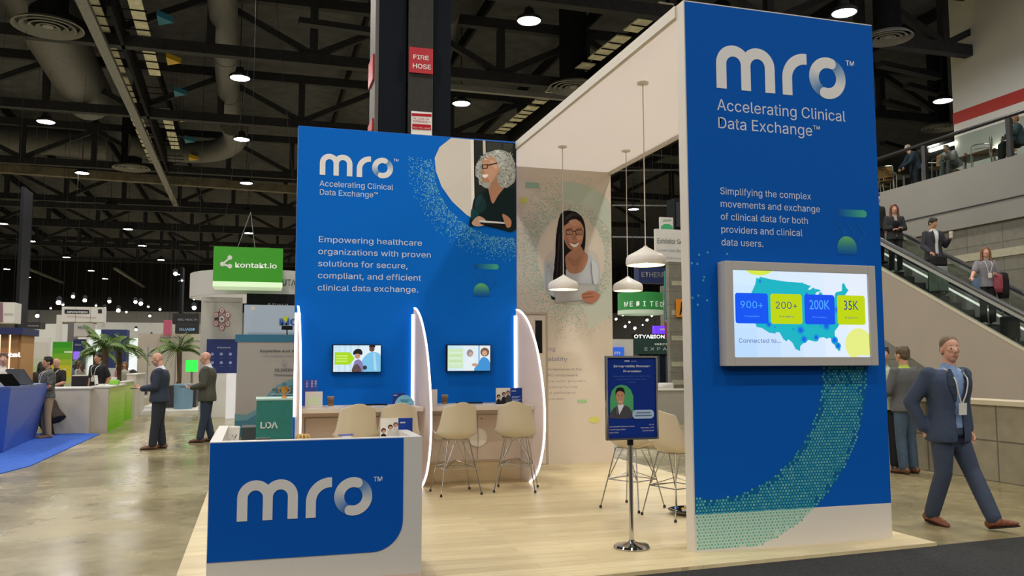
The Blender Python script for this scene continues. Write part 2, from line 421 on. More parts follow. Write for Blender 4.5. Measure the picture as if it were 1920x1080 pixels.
# lit catwalks
M_PANEL = mat('catwalk pale panel', 'efeedd', .6, vary=.2, vscale=3); M_YEL = mat('yellow paint', 'd8b62c', .5); M_TEAL = mat('blue tarp', '2f7fa8', .6)
def catwalk(label, a, b, off, n, z, yellow):
    t = thing('roof_catwalk', label, 'catwalk', a)
    d = (b-a); L_ = d.length; d.normalize(); s = Vector((d.y, -d.x, 0)).normalized()
    MB().bar(a+s*off*.5, b+s*off*.5, .12, .9).build('walkway', M_BLACK, t)
    for k in range(n):
        p = a+d*(L_*(k+.06)/n); q = a+d*(L_*(k+.9)/n)
        MB().bar(p, q, .55, .05).build('side_panel', M_PANEL, t)
        if k % 3 != 2: MB().bar(p+s*off, q+s*off, .42, .05).build('side_panel', M_PANEL, t)
        for j in range(1, 4):
            w = p.lerp(q, j/4); MB().bar(w-s*.3-Vector((0, 0, .05)), w+s*(off+.3)-Vector((0, 0, .05)), .035, .035).build('cross_bar', M_BLACK, t)
        w = p.lerp(q, .35)+s*(off+.55)
        if yellow: MB().prism([w, w+d*.9, w+d*.5+s*.5], (0, 0, .2)).build('yellow_bracket' if k % 2 else 'blue_sheet', M_YEL if k % 2 else M_TEAL, t)
catwalk('lit catwalk of pale panels with yellow brackets beside the long grey channel', onZ(160, -20, 13), onZ(292, 310, 13), 1.35, 6, 13, True)
catwalk('lit catwalk of pale panels slanting down behind the canopy edge', onZ(1255, 2, 13), onZ(925, 258, 13), 1.2, 6, 13, False)
for a, b in (((1660, 190), (1720, 207)), ((1655, 268), (1735, 290)), ((1700, 160), (1770, 178)), ((560, 40), (700, 60)), ((1648, 120), (1760, 145))):
    run('roof_strut', 'short grey strut among the dark roof steel', onZ(*a, 13), onZ(*b, 13), .35, .2, M_DARK, 'strut')['group'] = 'roof struts'
for a, b in (((1148, 320), (1290, 318)), ((1148, 385), (1290, 386)), ((1148, 444), (1290, 446))):
    run('roof_cable', 'thin pale cable stretched across the dark hall behind the pendants', onY(*a, 40), onY(*b, 40), .07, .07, M_CHAN, 'cable')['group'] = 'stretched cables behind the pendants'

# ---------------------------------------------------------------- the black column with its fire hose signs
cy_ = 18.
cl, cm0, cm1, cr = (onY(p, 150, cy_).x for p in (712, 766, 812, 846))
t = struct(thing('column_black', 'tall black hall column with red fire signs behind the blue wall', 'column', ((cl+cr)/2, cy_, 0)))
B('core', (cl+.1, cy_+.25, 0), (cr-.1, cy_+1.3, 16), M_BLACK, t)
B('flange', (cl, cy_+.05, 0), (cm0-.05, cy_+.35, 16), mat('blue black paint', '10141c', .7, spec=.1), t)
B('flange', (cm1+.02, cy_+.05, 0), (cr, cy_+.35, 16), mat('blue black paint'), t)
B('web_face', (cm0, cy_, 0), (cm1, cy_+.3, 16), mat('dark grey cladding', '393836', .7, vary=.1, spec=.1), t)
B('side_strip', (cl-.09, cy_+.1, 0), (cl-.01, cy_+1., 16), mat('side strip grey', '5a5756', .6), t)
M_RED = mat('red sign', 'b01c2a', .45); M_WHITE = mat('white sign', 'e6e4e0', .5)
def px_sign(name, label, cat, x0, y0, x1, y1, y, m, d=.03, **k):
    a, b = onY(x0, y1, y), onY(x1, y0, y)
    t = thing(name, label, cat, ((a.x+b.x)/2, y, a.z), **k)
    B('board', (a.x, y, a.z), (b.x, y+d, b.z), m, t); return t, a, b
def px_text(s, x, yb, cap, y, m, t, x1=None, **k):
    p = onY(x, yb, y-.004); q = onY(x, yb-cap, y-.004); w = onY(x1, yb, y).x-p.x if x1 else None
    return text(s, p, q.z-p.z, m, t, w, **k)
t, a, b = px_sign('fire_hose_sign', 'red sign reading FIRE HOSE high on the black column', 'sign', 767, 92, 812, 135, cy_-.04, M_RED)
px_text('FIRE', 775, 110, 11, cy_-.04, M_WHITE, t, 804, bold=.01); px_text('HOSE', 774, 127, 12, cy_-.04, M_WHITE, t, 808, bold=.01)
t, a, b = px_sign('emergency_notice', 'small white and red notice low on the black column', 'sign', 771, 211, 810, 254, cy_-.04, M_WHITE)
P_ = Print(cy_-.045, .002, True); P_.poly([(772, 212), (809, 214), (809, 219), (772, 217)], 'b01c2a'); P_.poly([(773, 232), (808, 234), (808, 244), (773, 242)], 'b01c2a'); P_.build('red_bands', t)
px_text('IN CASE OF\nEMERGENCY', 774, 223, 4.5, cy_-.046, M_RED, t, 808, bold=.01, line=.85); px_text('312-791-6060', 775, 240, 4, cy_-.048, M_WHITE, t, 806)
for y0, y1, nm in ((105, 152, 'upper red edge strip on the left side of the black column'), (225, 246, 'lower red and white edge strip on the left side of the black column')):
    p = onY(712, y1, cy_+.3); q = onY(712, y0, cy_+.3)
    tag(B('side_sign', (cl-.13, cy_+.2, p.z), (cl-.095, cy_+.95, q.z), M_RED), nm, 'sign')

# ---------------------------------------------------------------- right side: stone wall, escalator, balcony
M_STONE = block_mat('limestone blocks', 'a59c86', '978e79', 1.22, .53, '70695a')
m = MB(); m.box((9.35, 3, 0), (9.75, 12.6, 1.0)); struct(m.build('wall_stone_low', M_STONE))
struct(B('trim_stone_cap', (9.32, 3, 1.0), (9.8, 12.6, 1.06), mat('stone cap', 'c9bea4', .6)))
M_BEIGE = mat('beige panel', 'a59a8d', .6, vary=.03, vscale=1); M_GREYW = mat('grey fascia', '8b8984', .6, vary=.04, vscale=.8)
SL = .52
def zt(y): return 3.764+SL*(y-16.892)
ex0, ex1 = 14.3, 15.45
esc = thing('escalator', 'escalator descending along the right wall behind the stone parapet', 'escalator', (15.2, 14, 0))
YT = 23.4; YF = 9.68; ZB = 2.054+SL*(YT-16.81)
def poly_at(x, dx, zlo, zhi, y0, y1, m_, name, p=esc):
    pts = [(x, y0, zlo(y0)), (x, y1, zlo(y1)), (x, y1, zhi(y1)), (x, y0, zhi(y0))]
    return MB().prism(pts, (dx, 0, 0)).build(name, m_, p)
MB().prism([(ex0, YF, 0), (ex0, 12.86, 0), (ex0, YT, ZB), (ex0, YT, zt(YT)), (ex0, YF, .02)], (.08, 0, 0)).build('side_cladding', M_BEIGE, esc)
MB().prism([(ex1, YF, 0), (ex1, 12.86, 0), (ex1, YT, ZB), (ex1, YT, zt(YT)), (ex1, YF, .02)], (.08, 0, 0)).build('side_cladding', M_BEIGE, esc)
MB().prism([(ex0+.08, 12.9, .02), (ex0+.08, YT, ZB), (ex0+.08, YT, ZB+.2), (ex0+.08, 12.9, .22)], (ex1-ex0-.08, 0, 0)).build('underside', M_DARK, esc)
M_STEEL = mat('brushed steel', 'b9b9b5', .3, 1.); M_RAIL = mat('black handrail', '26272a', .35); M_GLASSD = None
def glass_mat(name, tint, fac):
    m = bpy.data.materials.new(name); m.use_nodes = True; nt = m.node_tree; nt.nodes.clear()
    o = nt.nodes.new('ShaderNodeOutputMaterial'); t_ = nt.nodes.new('ShaderNodeBsdfTransparent'); g = nt.nodes.new('ShaderNodeBsdfGlossy'); x = nt.nodes.new('ShaderNodeMixShader')
    t_.inputs[0].default_value = (*lin(tint), 1); g.inputs['Roughness'].default_value = .05; x.inputs[0].default_value = fac
    nt.links.new(t_.outputs[0], x.inputs[1]); nt.links.new(g.outputs[0], x.inputs[2]); nt.links.new(x.outputs[0], o.inputs[0]); return m
M_GL = glass_mat('balustrade glass', 'dde4e0', .05); M_SKIRT = mat('pale steel skirt', 'b4b4b0', .3, .5)
for x in (ex0+.02, ex1-.02):
    poly_at(x-.03, .10, lambda y: zt(y), lambda y: zt(y)+.05, YF, YT, mat('pale metal trim', 'cdc4b0', .4), 'trim_strip')
    poly_at(x, .02, lambda y: zt(y)+.05, lambda y: zt(y)+.67, 10.0, YT, M_GL, 'glass_balustrade')
    MB().tube([(x+.01, y, zt(y)+.72) for y in np.linspace(9.8, YT, 12)], .05, 10).build('handrail', mat('grey handrail', '4a4b4d', .3), esc, smooth=True)
    poly_at(x-.02, .06, lambda y: zt(y)+.60, lambda y: zt(y)+.68, 9.8, YT, M_SKIRT, 'rail_base')
poly_at(ex0+.16, .03, lambda y: zt(y)-.36, lambda y: zt(y)-.03, 10.4, YT, M_SKIRT, 'skirt')
poly_at(ex1-.19, .03, lambda y: zt(y)-.36, lambda y: zt(y)+.12, 10.4, YT, mat('bright skirt', 'd6d6d2', .25, .3), 'skirt')
poly_at(ex1-.20, .01, lambda y: zt(y)+.0, lambda y: zt(y)+.05, 10.4, YT, mat('skirt light', 'fdfbf2', emit=1.1), 'skirt_light')
poly_at(ex0+.08, .10, lambda y: zt(y)-.04, lambda y: zt(y)-.01, 10.4, YT, M_DARK, 'deck_board')
poly_at(ex1-.16, .16, lambda y: zt(y)+.10, lambda y: zt(y)+.12, 10.4, YT, M_DARK, 'deck_board')
def zs(y): return zt(y)-.14        # nose line of the steps
ny = 10.6
M_STEP = mat('ribbed step', '3a3a3c', .5)
while ny < YT-.3:
    MB().box((ex0+.20, ny, zs(ny)-.25), (ex1-.20, ny+.36, zs(ny))).build('step', M_STEP, esc); ny += .35
# lane behind it: block wall, grey balcony face
M_BLOCK = block_mat('grey concrete blocks', '8d8b80', '828076', 1.25, .82, '63625b')
struct(B('wall_right_block', (20, -10, 0), (20.4, 40, 5.5), M_BLOCK))
struct(B('trim_block_band', (19.97, -10, 4.5), (20.0, 40, 4.72), mat('pale band', 'b1ad98', .6, vary=.1)))
struct(B('wall_balcony_face', (19.9, -10, 5.5), (20.5, 27, 7.22), M_GREYW))
struct(B('trim_balcony_seam', (19.88, -10, 6.06), (19.9, 27, 6.09), M_DARK))
struct(B('floor_balcony', (19.95, -10, 7.0), (34, 27, 7.22), mat('balcony floor', '7f7a70', .6)))
struct(B('wall_red_stripe', (24.5, -10, 7.22), (24.9, 24.85, 15.95), mat('upper white wall', 'f0f0ee', .7, vary=.02, vscale=1)))
struct(B('trim_red_stripe', (24.47, -10, 10.28), (24.5, 24.85, 10.7), mat('red stripe', 'c8423c', .5)))
rl = thing('balcony_railing', 'glass balcony railing with dark top rail above the escalator', 'railing', (20, 20, 7.22))
MB().tube([(20.05, 2, 8.42), (20.05, 26.8, 8.42)], .055, 10).build('top_rail', M_RAIL, rl, smooth=True)
for py in (21.56, 18.4, 24.7, 15.2, 12.):
    MB().box((20.0, py-.07, 7.22), (20.12, py+.07, 8.36)).build('post', M_RAIL, rl)
for a, b in ((24.6, 21.66), (21.46, 18.5), (18.3, 15.3), (15.1, 12.1)):
    B('glass_pane', (20.05, b, 7.24), (20.07, a, 8.3), M_GL, rl)

# ================================================================ the booth
M_FLOORW = wood_mat('pale oak vinyl', 'e6d5ab', 'd7c499', (1.2, .15), .36)
M_OFF = mat('booth white laminate', 'd9d2c8', .45); M_CREAM = mat('cream fabric', 'f0e8e4', .7, vary=.02, vscale=2)
M_BLUE = mat('blue print shaded tone', '0059bb', .75, spec=.12); M_BLUEW = mat('blue print lit tone', '0068d0', .75, spec=.12); M_TXT = mat('white lettering', 'e4e6ea', .5); M_TXTB = mat('pale blue lettering', 'cfdaec', .5)  # same blue print: tower copy darkened, wall copy lightened, to stand for light
M_GREYT = mat('grey lettering', '8b8ba2', .6)
m = MB(); m.prism([(-.52, 5.72, 0), (5.6, 6.08, 0), (5.6, 12.75, 0), (-.52, 12.75, 0)], (0, 0, .04)); struct(m.build('floor_booth', M_FLOORW))
m = MB(); m.prism([(-9, -8, 0), (9.3, -8, 0), (9.3, 6.34, 0), (-.5, 5.70, 0), (-.6, 5.2, 0), (-9, 5.0, 0)], (0, 0, .012))  # carpet extended unseen behind the camera to cut floor bounce on the tower
tag(m.build('carpet', mat('black carpet', '232324', .95, vary=.6, vscale=45, bump=.4)), 'flat black carpet along the front edge of the booth floor', 'carpet')

WHITE, LB = 'e6e6e8', '6fa6d6'
def logo(parent, x, z, h, y, depth=.004, base_col=WHITE, fade='1d5fb0', tm=True):
    """the lower-case wordmark: x, z its lower left corner, h its letter height"""
    def U(p): return (x+p[0]*h, y, z+p[1]*h)
    def arc(cx, cz, r, a0, a1, n=14): return [(cx+r*math.cos(math.radians(a0+(a1-a0)*i/n)), cz+r*math.sin(math.radians(a0+(a1-a0)*i/n))) for i in range(n+1)]
    off = (0, -depth, 0)
    m = MB()
    A1 = arc(.435, .565, .435, 180, 45.5); A2 = arc(1.045, .565, .435, 134.5, 0)
    out = [(0, 0)]+A1+A2+[(1.48, 0), (1.23, 0)]+arc(1.045, .565, .185, 0, 180)+[(.86, 0), (.62, 0)]+arc(.435, .565, .185, 0, 180)+[(.25, 0)]
    m.prism([U(p) for p in out], off, base_col)
    r = [(1.68, 0)]+arc(2.29, .39, .61, 180, 90)+[(2.33, 1.0), (2.33, .75), (2.29, .75)]+arc(2.29, .39, .36, 90, 180)+[(1.93, 0)]
    m.prism([U(p) for p in r], off, base_col)
    cx, cz, ro, ri = 2.88, .49, .49, .235
    for a0 in (72, 255):            # two halves, each white at its round start and fading at its end
        N = 26
        for k in range(N):
            b0, b1 = a0+183*k/N, a0+183*(k+1)/N
            t = max(0, (k/N-.40)/.6); c = mix(base_col, fade, min(1, t)**1.3)
            P = [(cx+ro*math.cos(math.radians(b0)), cz+ro*math.sin(math.radians(b0))), (cx+ro*math.cos(math.radians(b1)), cz+ro*math.sin(math.radians(b1))),
                 (cx+ri*math.cos(math.radians(b1)), cz+ri*math.sin(math.radians(b1))), (cx+ri*math.cos(math.radians(b0)), cz+ri*math.sin(math.radians(b0)))]
            m.prism([U(p) for p in P], (0, -depth*.8, 0), c)
        rm = (ro+ri)/2; cc = (cx+rm*math.cos(math.radians(a0)), cz+rm*math.sin(math.radians(a0)))
        m.prism([U((cc[0]+(ro-ri)/2*math.cos(2*PI*i/18), cc[1]+(ro-ri)/2*math.sin(2*PI*i/18))) for i in range(18)], (0, -depth*1.05, 0), base_col)
    o = m.build('logo', PRINT, parent)
    if tm: text('TM', U((3.40, .85)), h*.165, M_TXT, parent, name='trademark_lettering', bold=.01)
    return o

# ---------------------------------------------------------------- tall blue tower
YT0, YW, YB = 6.338, 11.24, 12.395
TX0, TX1, HT = 3.4375, 5.3646, 4.668
t = thing('display_tower', 'tall blue tower panel with the big white logo and a framed screen', 'display panel', (4.4, YT0, .04))
B('panel', (TX0, YT0, .04), (TX1, YT0+.13, HT), M_OFF, t)
B('blue_graphic', (TX0+.012, YT0-.006, .345), (TX1-.004, YT0, HT-.012), M_BLUE, t)
B('base_band', (TX0+.012, YT0-.006, .04), (TX1-.004, YT0, .345), mat('white base band', 'dcd6d0', .5), t)
yT = YT0-.0065
logo(t, 3.735, 3.923, .390, yT)
text('Accelerating Clinical\nData Exchange™', (3.735, yT-.002, 3.728), .139, M_TXTB, t, 1.30, line=.82)
text('Simplifying the complex\nmovements and exchange\nof clinical data for both\nproviders and clinical\ndata users.', (3.745, yT-.002, 2.999), .083, M_TXTB, t, .985, line=.96)
def icons(y, x, z, k, parent):
    """bar, chevrons and half disc printed at the edge of the blue panels"""
    P = Print(y)
    for i in range(10):
        c = mix('0b59b0', '49b39a', i/9); P.quad(x+k*(-.10+.03*i), z+k*.30, x+k*(-.10+.03*(i+1)), z+k*.37, c, False)
    P.k += 1; P.disc((x+k*.2, z+k*.335), k*.035, '49b39a', 16)
    for j in (0, 1, 2):
        x0 = x+k*(-.12+.11*j); c = '1763b6'
        P.poly([(x0, z+k*.25), (x0+k*.012, z+k*.25), (x0+k*.11, z+k*.14), (x0+k*.10, z+k*.13)], c, layer=False)
        P.poly([(x0+k*.10, z+k*.15), (x0+k*.11, z+k*.14), (x0+k*.012, z+k*.02), (x0, z+k*.02)], c, layer=False)
    P.k += 1
    N = 18
    for i in range(N):
        z1 = .112-.172*i/N; z0 = .112-.172*(i+1)/N; c = mix('6fc27c', '0b59b0', i/(N-1))
        w1 = math.sqrt(max(0, .0115-(max(0, z1-.005))**2)) if z1 > .005 else .107
        w0 = math.sqrt(max(0, .0115-(max(0, z0-.005))**2)) if z0 > .005 else .107
        P.poly([(x-k*w0, z+k*z0), (x+k*w0, z+k*z0), (x+k*max(w1, .02), z+k*z1), (x-k*max(w1, .02), z+k*z1)], c, layer=False)
    P.build('icon_print', parent)
icons(yT, 5.0, 2.58, .95, t)
# halftone ring sweeping down across the blue and the white band
P = Print(yT, .0008)
cc = (3.62, 1.55); sp = .0285
mbd = P.mb
def dot(x, z, r, c): P.nj().mb.flat([P.P((x+r*math.cos(PI/4+PI*i/2), z+r*math.sin(PI/4+PI*i/2))) for i in range(4)], c)
for k in range(64):
    a0, a1 = math.radians(-100+k*1.95), math.radians(-100+(k+1)*1.95)
for i in range(-6, 62):
    for j in range(-62, 8):
        x = cc[0]+(i+.5*(j % 2))*sp*1.0; z = cc[1]+j*sp*.88
        r = math.hypot(x-cc[0], z-cc[1]); 
        if not (1.085 < r < 1.545): continue
        if not (TX0+.02 < x < TX1-.02 and .055 < z < 1.60): continue
        e = min(r-1.085, 1.545-r)
        if e < .05 and random.random() < .35: continue
        if z > 1.2 and random.random() < (z-1.2)*.35: continue
        if z < .345: dot(x, z, .0105, '5fa79b' if (i+j) % 2 else '7dbcae')
        else: dot(x, z, .0125, mix('2f9ca6', '6fc0b4', random.random()))
for _ in range(26):
    x = 3.45+random.random()*.45; z = 2.05+random.random()*.45
    if x < 3.62 or z > 2.43: dot(x, z, .012, '55a6cf')
P.build('halftone_print', t)
P = Print(yT, .0004)
ring = [(1.09, 0), (1.54, 0)]
N = 40
for k in range(N):
    a0, a1 = math.radians(-100+102*k/N), math.radians(-100+102*(k+1)/N); am = (a0+a1)/2
    q = [(cc[0]+r*math.cos(a), cc[1]+r*math.sin(a)) for r, a in ((1.09, a0), (1.54, a0), (1.54, a1), (1.09, a1))]
    for zlo, zhi, col in ((.06, .345, 'b9d3c8'), (.347, 1.62, '0c5f9d')):
        # clip to the band and the panel
        poly = q
        for ax, lim, sgn in ((1, zlo, 1), (1, zhi, -1), (0, TX0+.014, 1), (0, TX1-.006, -1)):
            out = []
            for i_ in range(len(poly)):
                A, D = poly[i_-1], poly[i_]; ia = sgn*(A[ax]-lim) >= 0; ib = sgn*(D[ax]-lim) >= 0
                if ia != ib:
                    tt = (lim-A[ax])/(D[ax]-A[ax]); out.append((A[0]+(D[0]-A[0])*tt, A[1]+(D[1]-A[1])*tt))
                if ib: out.append(D)
            poly = out
            if len(poly) < 3: break
        if len(poly) >= 3: P.poly(poly, col, layer=False)
P.build('ring_tint_print', t)

# framed screen on the tower
t = thing('wall_screen', 'wide screen in a white frame showing a blue map with number tiles', 'screen', (4.42, YT0-.006, 1.56))
sx0, sx1, sz0, sz1, ys = 3.70, 5.185, 1.545, 2.415, 6.205
m = MB(); fw = .085
frame_bars(m, sx0, sx1, ys, YT0-.007, sz0, sz1, fw*.86)
m.build('frame', mat('screen frame grey', 'b9b5b2', .4), t, bevel=.004)
B('backing', (sx0+.03, ys+.03, sz0+.03), (sx1-.03, YT0-.008, sz1-.03), M_BLACK, t)
gx0, gx1, gz0, gz1 = sx0+fw*.86, sx1-fw*.86, sz0+fw*.86, sz1-fw*.86
P = Print(ys+.022, .00012)
Wd, Hd = gx1-gx0, gz1-gz0
def S(u, v): return (gx0+u*Wd, gz0+v*Hd)
for i in range(6):
    for j in range(6):
        c = mix(mix('d3ecff', 'e6eefc', i/5), mix('bcdcff', 'e9f2ff', i/5), 1-j/5)
        a, b = S(i/6, j/6), S((i+1)/6, (j+1)/6); P.quad(*a, *b, c, False)
P.k += 1
P.disc(S(.92, .15), .14, 'e6ee86', 32); P.poly([S(.10, 1), S(.14, .955), (S(.2, .945)), S(.25, .96), S(.29, 1)], 'd6e94a')
P.poly([S(.905, 0), S(1, 0), S(1, .02), S(.905, .02)], 'dfe9fb')
US = [(-124.7, 48.4), (-123, 48.3), (-122.8, 49), (-115, 49), (-105, 49), (-95.2, 49), (-95, 49.4), (-94.6, 48.7), (-93, 48.6), (-91.5, 48.1), (-89.6, 48), (-92, 46.7), (-90.5, 46.6), (-88.4, 47.4), (-87.6, 46.9), (-84.6, 46.5), (-84, 46), (-87, 45.7), (-88, 44.6), (-87.6, 43), (-87.6, 41.8), (-86.6, 41.8), (-86.3, 43), (-86.4, 44.2), (-85.5, 45.2), (-84.7, 45.8), (-83.4, 45.2), (-83.4, 44.2), (-83.9, 43.7), (-82.6, 43.9), (-82.5, 42.8), (-83.2, 42), (-82.5, 41.5), (-81, 41.8), (-79, 42.7), (-79, 43.3), (-76.5, 43.4), (-76.2, 44.2), (-74.9, 45), (-71.5, 45), (-70.8, 45.5), (-70, 46.7), (-69.2, 47.5), (-68, 47.3), (-67.8, 45.7), (-67, 44.8), (-69, 44), (-70.5, 43.3), (-70.8, 42.7), (-70, 41.8), (-71.5, 41.4), (-73.8, 40.8), (-74.2, 39.5), (-75.3, 38.4), (-76, 37), (-75.6, 35.3), (-77.5, 34.4), (-79, 33.3), (-81, 32), (-81.4, 30.5), (-80.3, 27.5), (-80.3, 25.5), (-81.2, 25.2), (-82, 26.8), (-82.8, 28), (-82.8, 29.2), (-84, 30.1), (-85.3, 29.7), (-86.5, 30.4), (-88.5, 30.3), (-89.5, 30.2), (-89.2, 29.2), (-90.8, 29.1), (-93.5, 29.7), (-95, 29.2), (-97.2, 27.7), (-97.3, 26), (-99.2, 26.6), (-100.5, 28.6), (-102.4, 29.8), (-103.2, 29), (-104.6, 29.7), (-106.5, 31.8), (-108.2, 31.8), (-108.2, 31.3), (-111, 31.3), (-114.8, 32.5), (-117.1, 32.5), (-118.4, 34), (-120.6, 34.6), (-121.9, 36.6), (-122.5, 37.8), (-123.8, 39.3), (-124.4, 40.4), (-124.1, 42), (-124.5, 43), (-124, 46.2)]
def alb(lo, la):
    th = math.radians((lo+96)*.60); rho = 90-la; return rho*math.sin(th), -rho*math.cos(th)
pr = [alb(*p) for p in US]; xs_, ys_ = [p[0] for p in pr], [p[1] for p in pr]
mx0, mx1, mz0, mz1 = min(xs_), max(xs_), min(ys_), max(ys_)
def MP(lo, la): a, b = alb(lo, la); return S(.115+.74*(a-mx0)/(mx1-mx0), .07+.86*(b-mz0)/(mz1-mz0))
P.poly([MP(*p) for p in US], '18b4c6')
for lo, la, r in ((-95.5, 30, .035), (-90, 30.5, .03), (-84.5, 34, .04), (-82, 29, .035), (-81, 27, .03), (-97, 33, .04), (-88, 41, .04), (-112, 34, .03), (-118, 35, .035), (-77, 39, .04), (-74.5, 41, .03), (-85, 38, .03), (-93, 45, .02), (-122, 47.5, .015), (-105, 40, .018), (-71.5, 43, .02)):
    for q, c in ((1., '15a5d0'), (.72, '1486da'), (.45, '1560e6')): P.disc(MP(lo, la), r*q, c, 14)
for _ in range(40):
    lo, la = -120+random.random()*43, 32+random.random()*14
    if lo > -96 or random.random() < .5: P.disc(MP(lo, la), .006+.004*random.random(), '1489c9', 7, False)
P.k += 1
P.build('map_display', t, SCREEN)
M_T1 = mat('tile light blue digits', '3f98f8', emit=.8); M_T2 = mat('tile dark digits', '1f3d9a', emit=.35); M_T3 = mat('caption digits', '2a55a8', emit=.5)
for i, (u0, u1, c, s, m_) in enumerate(((.012, .245, '0f55f2', '900+', M_T1), (.263, .492, 'bfd60e', '200+', M_T2), (.510, .735, '1550ee', '200K', M_T1), (.755, .968, 'bfd60e', '35K', M_T2))):
    P = Print(ys+.0075); a, b = S(u0, .385), S(u1, .735); P.rrect(*a, *b, .022, c); tl = P.build('number_tile', t, SCREEN)
    w = b[0]-a[0]; ww = .52 if len(s) == 3 else .68; text(s, (a[0]+w*(.5-ww/2), ys+.0055, a[1]+.128), .084, m_, tl, w*ww)
    text(('Hospitals', 'EHRs', 'Providers', 'Payers')[i], (a[0]+w*.27, ys+.0055, a[1]+.055), .018, m_, tl, w*.46)
text('Connected to...', (*S(.03, .155)[:1], ys+.005, S(.03, .165)[1]), .050, M_T3, t, .30*Wd)
# status light
# ---------------------------------------------------------------- canopy and cream rear wall
def stretch_fabric():
    """pale stretched cloth that lets part of the hall's light through"""
    m = bpy.data.materials.new('stretched cloth'); m.use_nodes = True; nt = m.node_tree; nt.nodes.clear()
    o = nt.nodes.new('ShaderNodeOutputMaterial'); d = nt.nodes.new('ShaderNodeBsdfDiffuse'); l = nt.nodes.new('ShaderNodeBsdfTranslucent'); x = nt.nodes.new('ShaderNodeMixShader')
    c = (*lin('f0ebe8'), 1); d.inputs[0].default_value = c; l.inputs[0].default_value = c; x.inputs[0].default_value = .6
    L = nt.links.new; L(d.outputs[0], x.inputs[1]); L(l.outputs[0], x.inputs[2]); L(x.outputs[0], o.inputs[0]); return m
t = thing('booth_canopy', 'long white canopy slab joining the blue tower to the rear wall', 'canopy', (4.4, 9.3, 4.58))
B('soffit', (TX0+.03, YT0+.13, 4.600), (TX1-.03, 12.52, 4.604), stretch_fabric(), t)
B('edge_strip', (TX0-.015, YT0+.13, 4.565), (TX0+.03, 12.52, HT), M_OFF, t); B('edge_strip', (TX1-.03, YT0+.13, 4.565), (TX1+.015, 12.52, HT), M_OFF, t)
t = thing('rear_wall', 'cream rear panel printed with a smiling woman holding a tablet', 'display panel', (4.4, YB, .04))
B('panel', (TX0-.4, YB, .04), (TX1, YB+.12, 4.60), mat('cream print', 'dccfc0', .7, vary=.02, vscale=2), t)
yB = YB-.001
P = Print(yB, .0006)
c0 = onY(1072, 480, YB)
for _ in range(5200):
    a = random.random()*2*PI; r = 0.56+abs(random.gauss(0, .26)); x = c0.x+r*math.cos(a)*1.0; z = c0.z+r*math.sin(a)*1.18+.0
    if not (TX0-.3 < x < TX1-.02 and r < 1.12): continue
    if a < 1.2 and r > .85: continue
    s_ = .009; P.nj().mb.flat([P.P((x-s_, z-s_*.6)), P.P((x+s_, z-s_*.6)), P.P((x+s_, z+s_*.6)), P.P((x-s_, z+s_*.6))], random.choice(('a7c2b4', 'b9cdbf', 'c0cdb9', '9fb8b0')))
P.k += 1
P.build('speckle_print', t)
P = Print(yB-.001, .0006); N = 26
for k in range(N):
    a0, a1 = math.radians(100-175*k/N), math.radians(100-175*(k+1)/N); cc_ = mix('c3cfc2', 'cfd3c4', k/N)
    q = [(min(c0.x+r*math.cos(a), TX1-.01), c0.z+r*1.15*math.sin(a)) for r, a in ((.72, a0), (1.02, a0), (1.02, a1), (.72, a1))]
    P.poly(q, cc_, layer=False)
P.k += 1
P.quad(onY(985, 352, YB).x, onY(985, 352, YB).z, onY(1011, 343, YB).x, onY(1011, 343, YB).z, '9fbfae'); P.disc((onY(982, 376, YB).x, onY(982, 376, YB).z), .07, 'd8d67a', 20, ry=.05)
P.quad(onY(1082, 755, YB).x, onY(1082, 755, YB).z, onY(1100, 749, YB).x, onY(1100, 749, YB).z, 'a8d09a'); P.disc((onY(1114, 787, YB).x, onY(1114, 787, YB).z), .09, 'dcd878', 20, ry=.05)
P.build('colour_print', t)
# the printed woman with a tablet (pixel-read outlines on the wall's plane)
P = Print(yB-.004, .0007, True)
P.poly([(1020, 500), (1024, 540), (1045, 562), (1075, 570), (1105, 562), (1123, 535), (1124, 500), (1110, 470), (1040, 470)], 'cfc9c2', 4)
P.poly([(1052, 400), (1043, 440), (1041, 480), (1036, 520), (1034, 560), (1056, 552), (1062, 510), (1092, 480), (1098, 440), (1093, 410), (1075, 396)], '1d1a1c', 4)     # hair
P.poly([(1056, 505), (1040, 500), (1024, 488), (1020, 512), (1022, 540), (1040, 558), (1074, 564), (1104, 556), (1124, 530), (1123, 500), (1112, 484), (1098, 474), (1082, 500)], 'c3c8cf', 4)  # pale top
P.poly([(1062, 478), (1060, 495), (1066, 510), (1080, 513), (1094, 506), (1103, 482), (1094, 470), (1086, 462)], 'b7836a', 4)   # neck and chest
P.poly([(1059, 420), (1057, 440), (1060, 455), (1067, 466), (1077, 470), (1087, 463), (1093, 448), (1094, 425), (1086, 414), (1070, 412)], 'c08b70', 4)  # face
P.poly([(1057, 424), (1058, 412), (1068, 404), (1082, 405), (1094, 415), (1096, 432), (1088, 416), (1074, 412)], '211c1e', 4)
P.poly([(1058, 412), (1064, 403), (1076, 400), (1088, 405), (1075, 404), (1064, 411)], '3a3236', 2)
P.poly([(1052, 405), (1044, 440), (1042, 485), (1037, 525), (1050, 556), (1058, 536), (1061, 505), (1058, 470), (1057, 430)], '1a1719', 4)
P.poly([(1060, 440), (1061, 455), (1068, 466), (1076, 470), (1070, 458), (1064, 446)], 'a9745b', 2); P.poly([(1080, 441), (1090, 441), (1091, 449), (1083, 450)], 'cf9c82', 2); P.poly([(1066, 415), (1080, 411), (1088, 420), (1076, 425)], 'cb987e', 2); P.poly([(1064, 480), (1078, 488), (1090, 478), (1080, 497), (1070, 494)], 'a87660', 2)
P.poly([(1068, 455), (1077, 459), (1086, 454), (1080, 463), (1072, 462)], 'f3ece8', 2); P.poly([(1067, 454), (1077, 458), (1087, 453), (1077, 456)], 'a4504a')
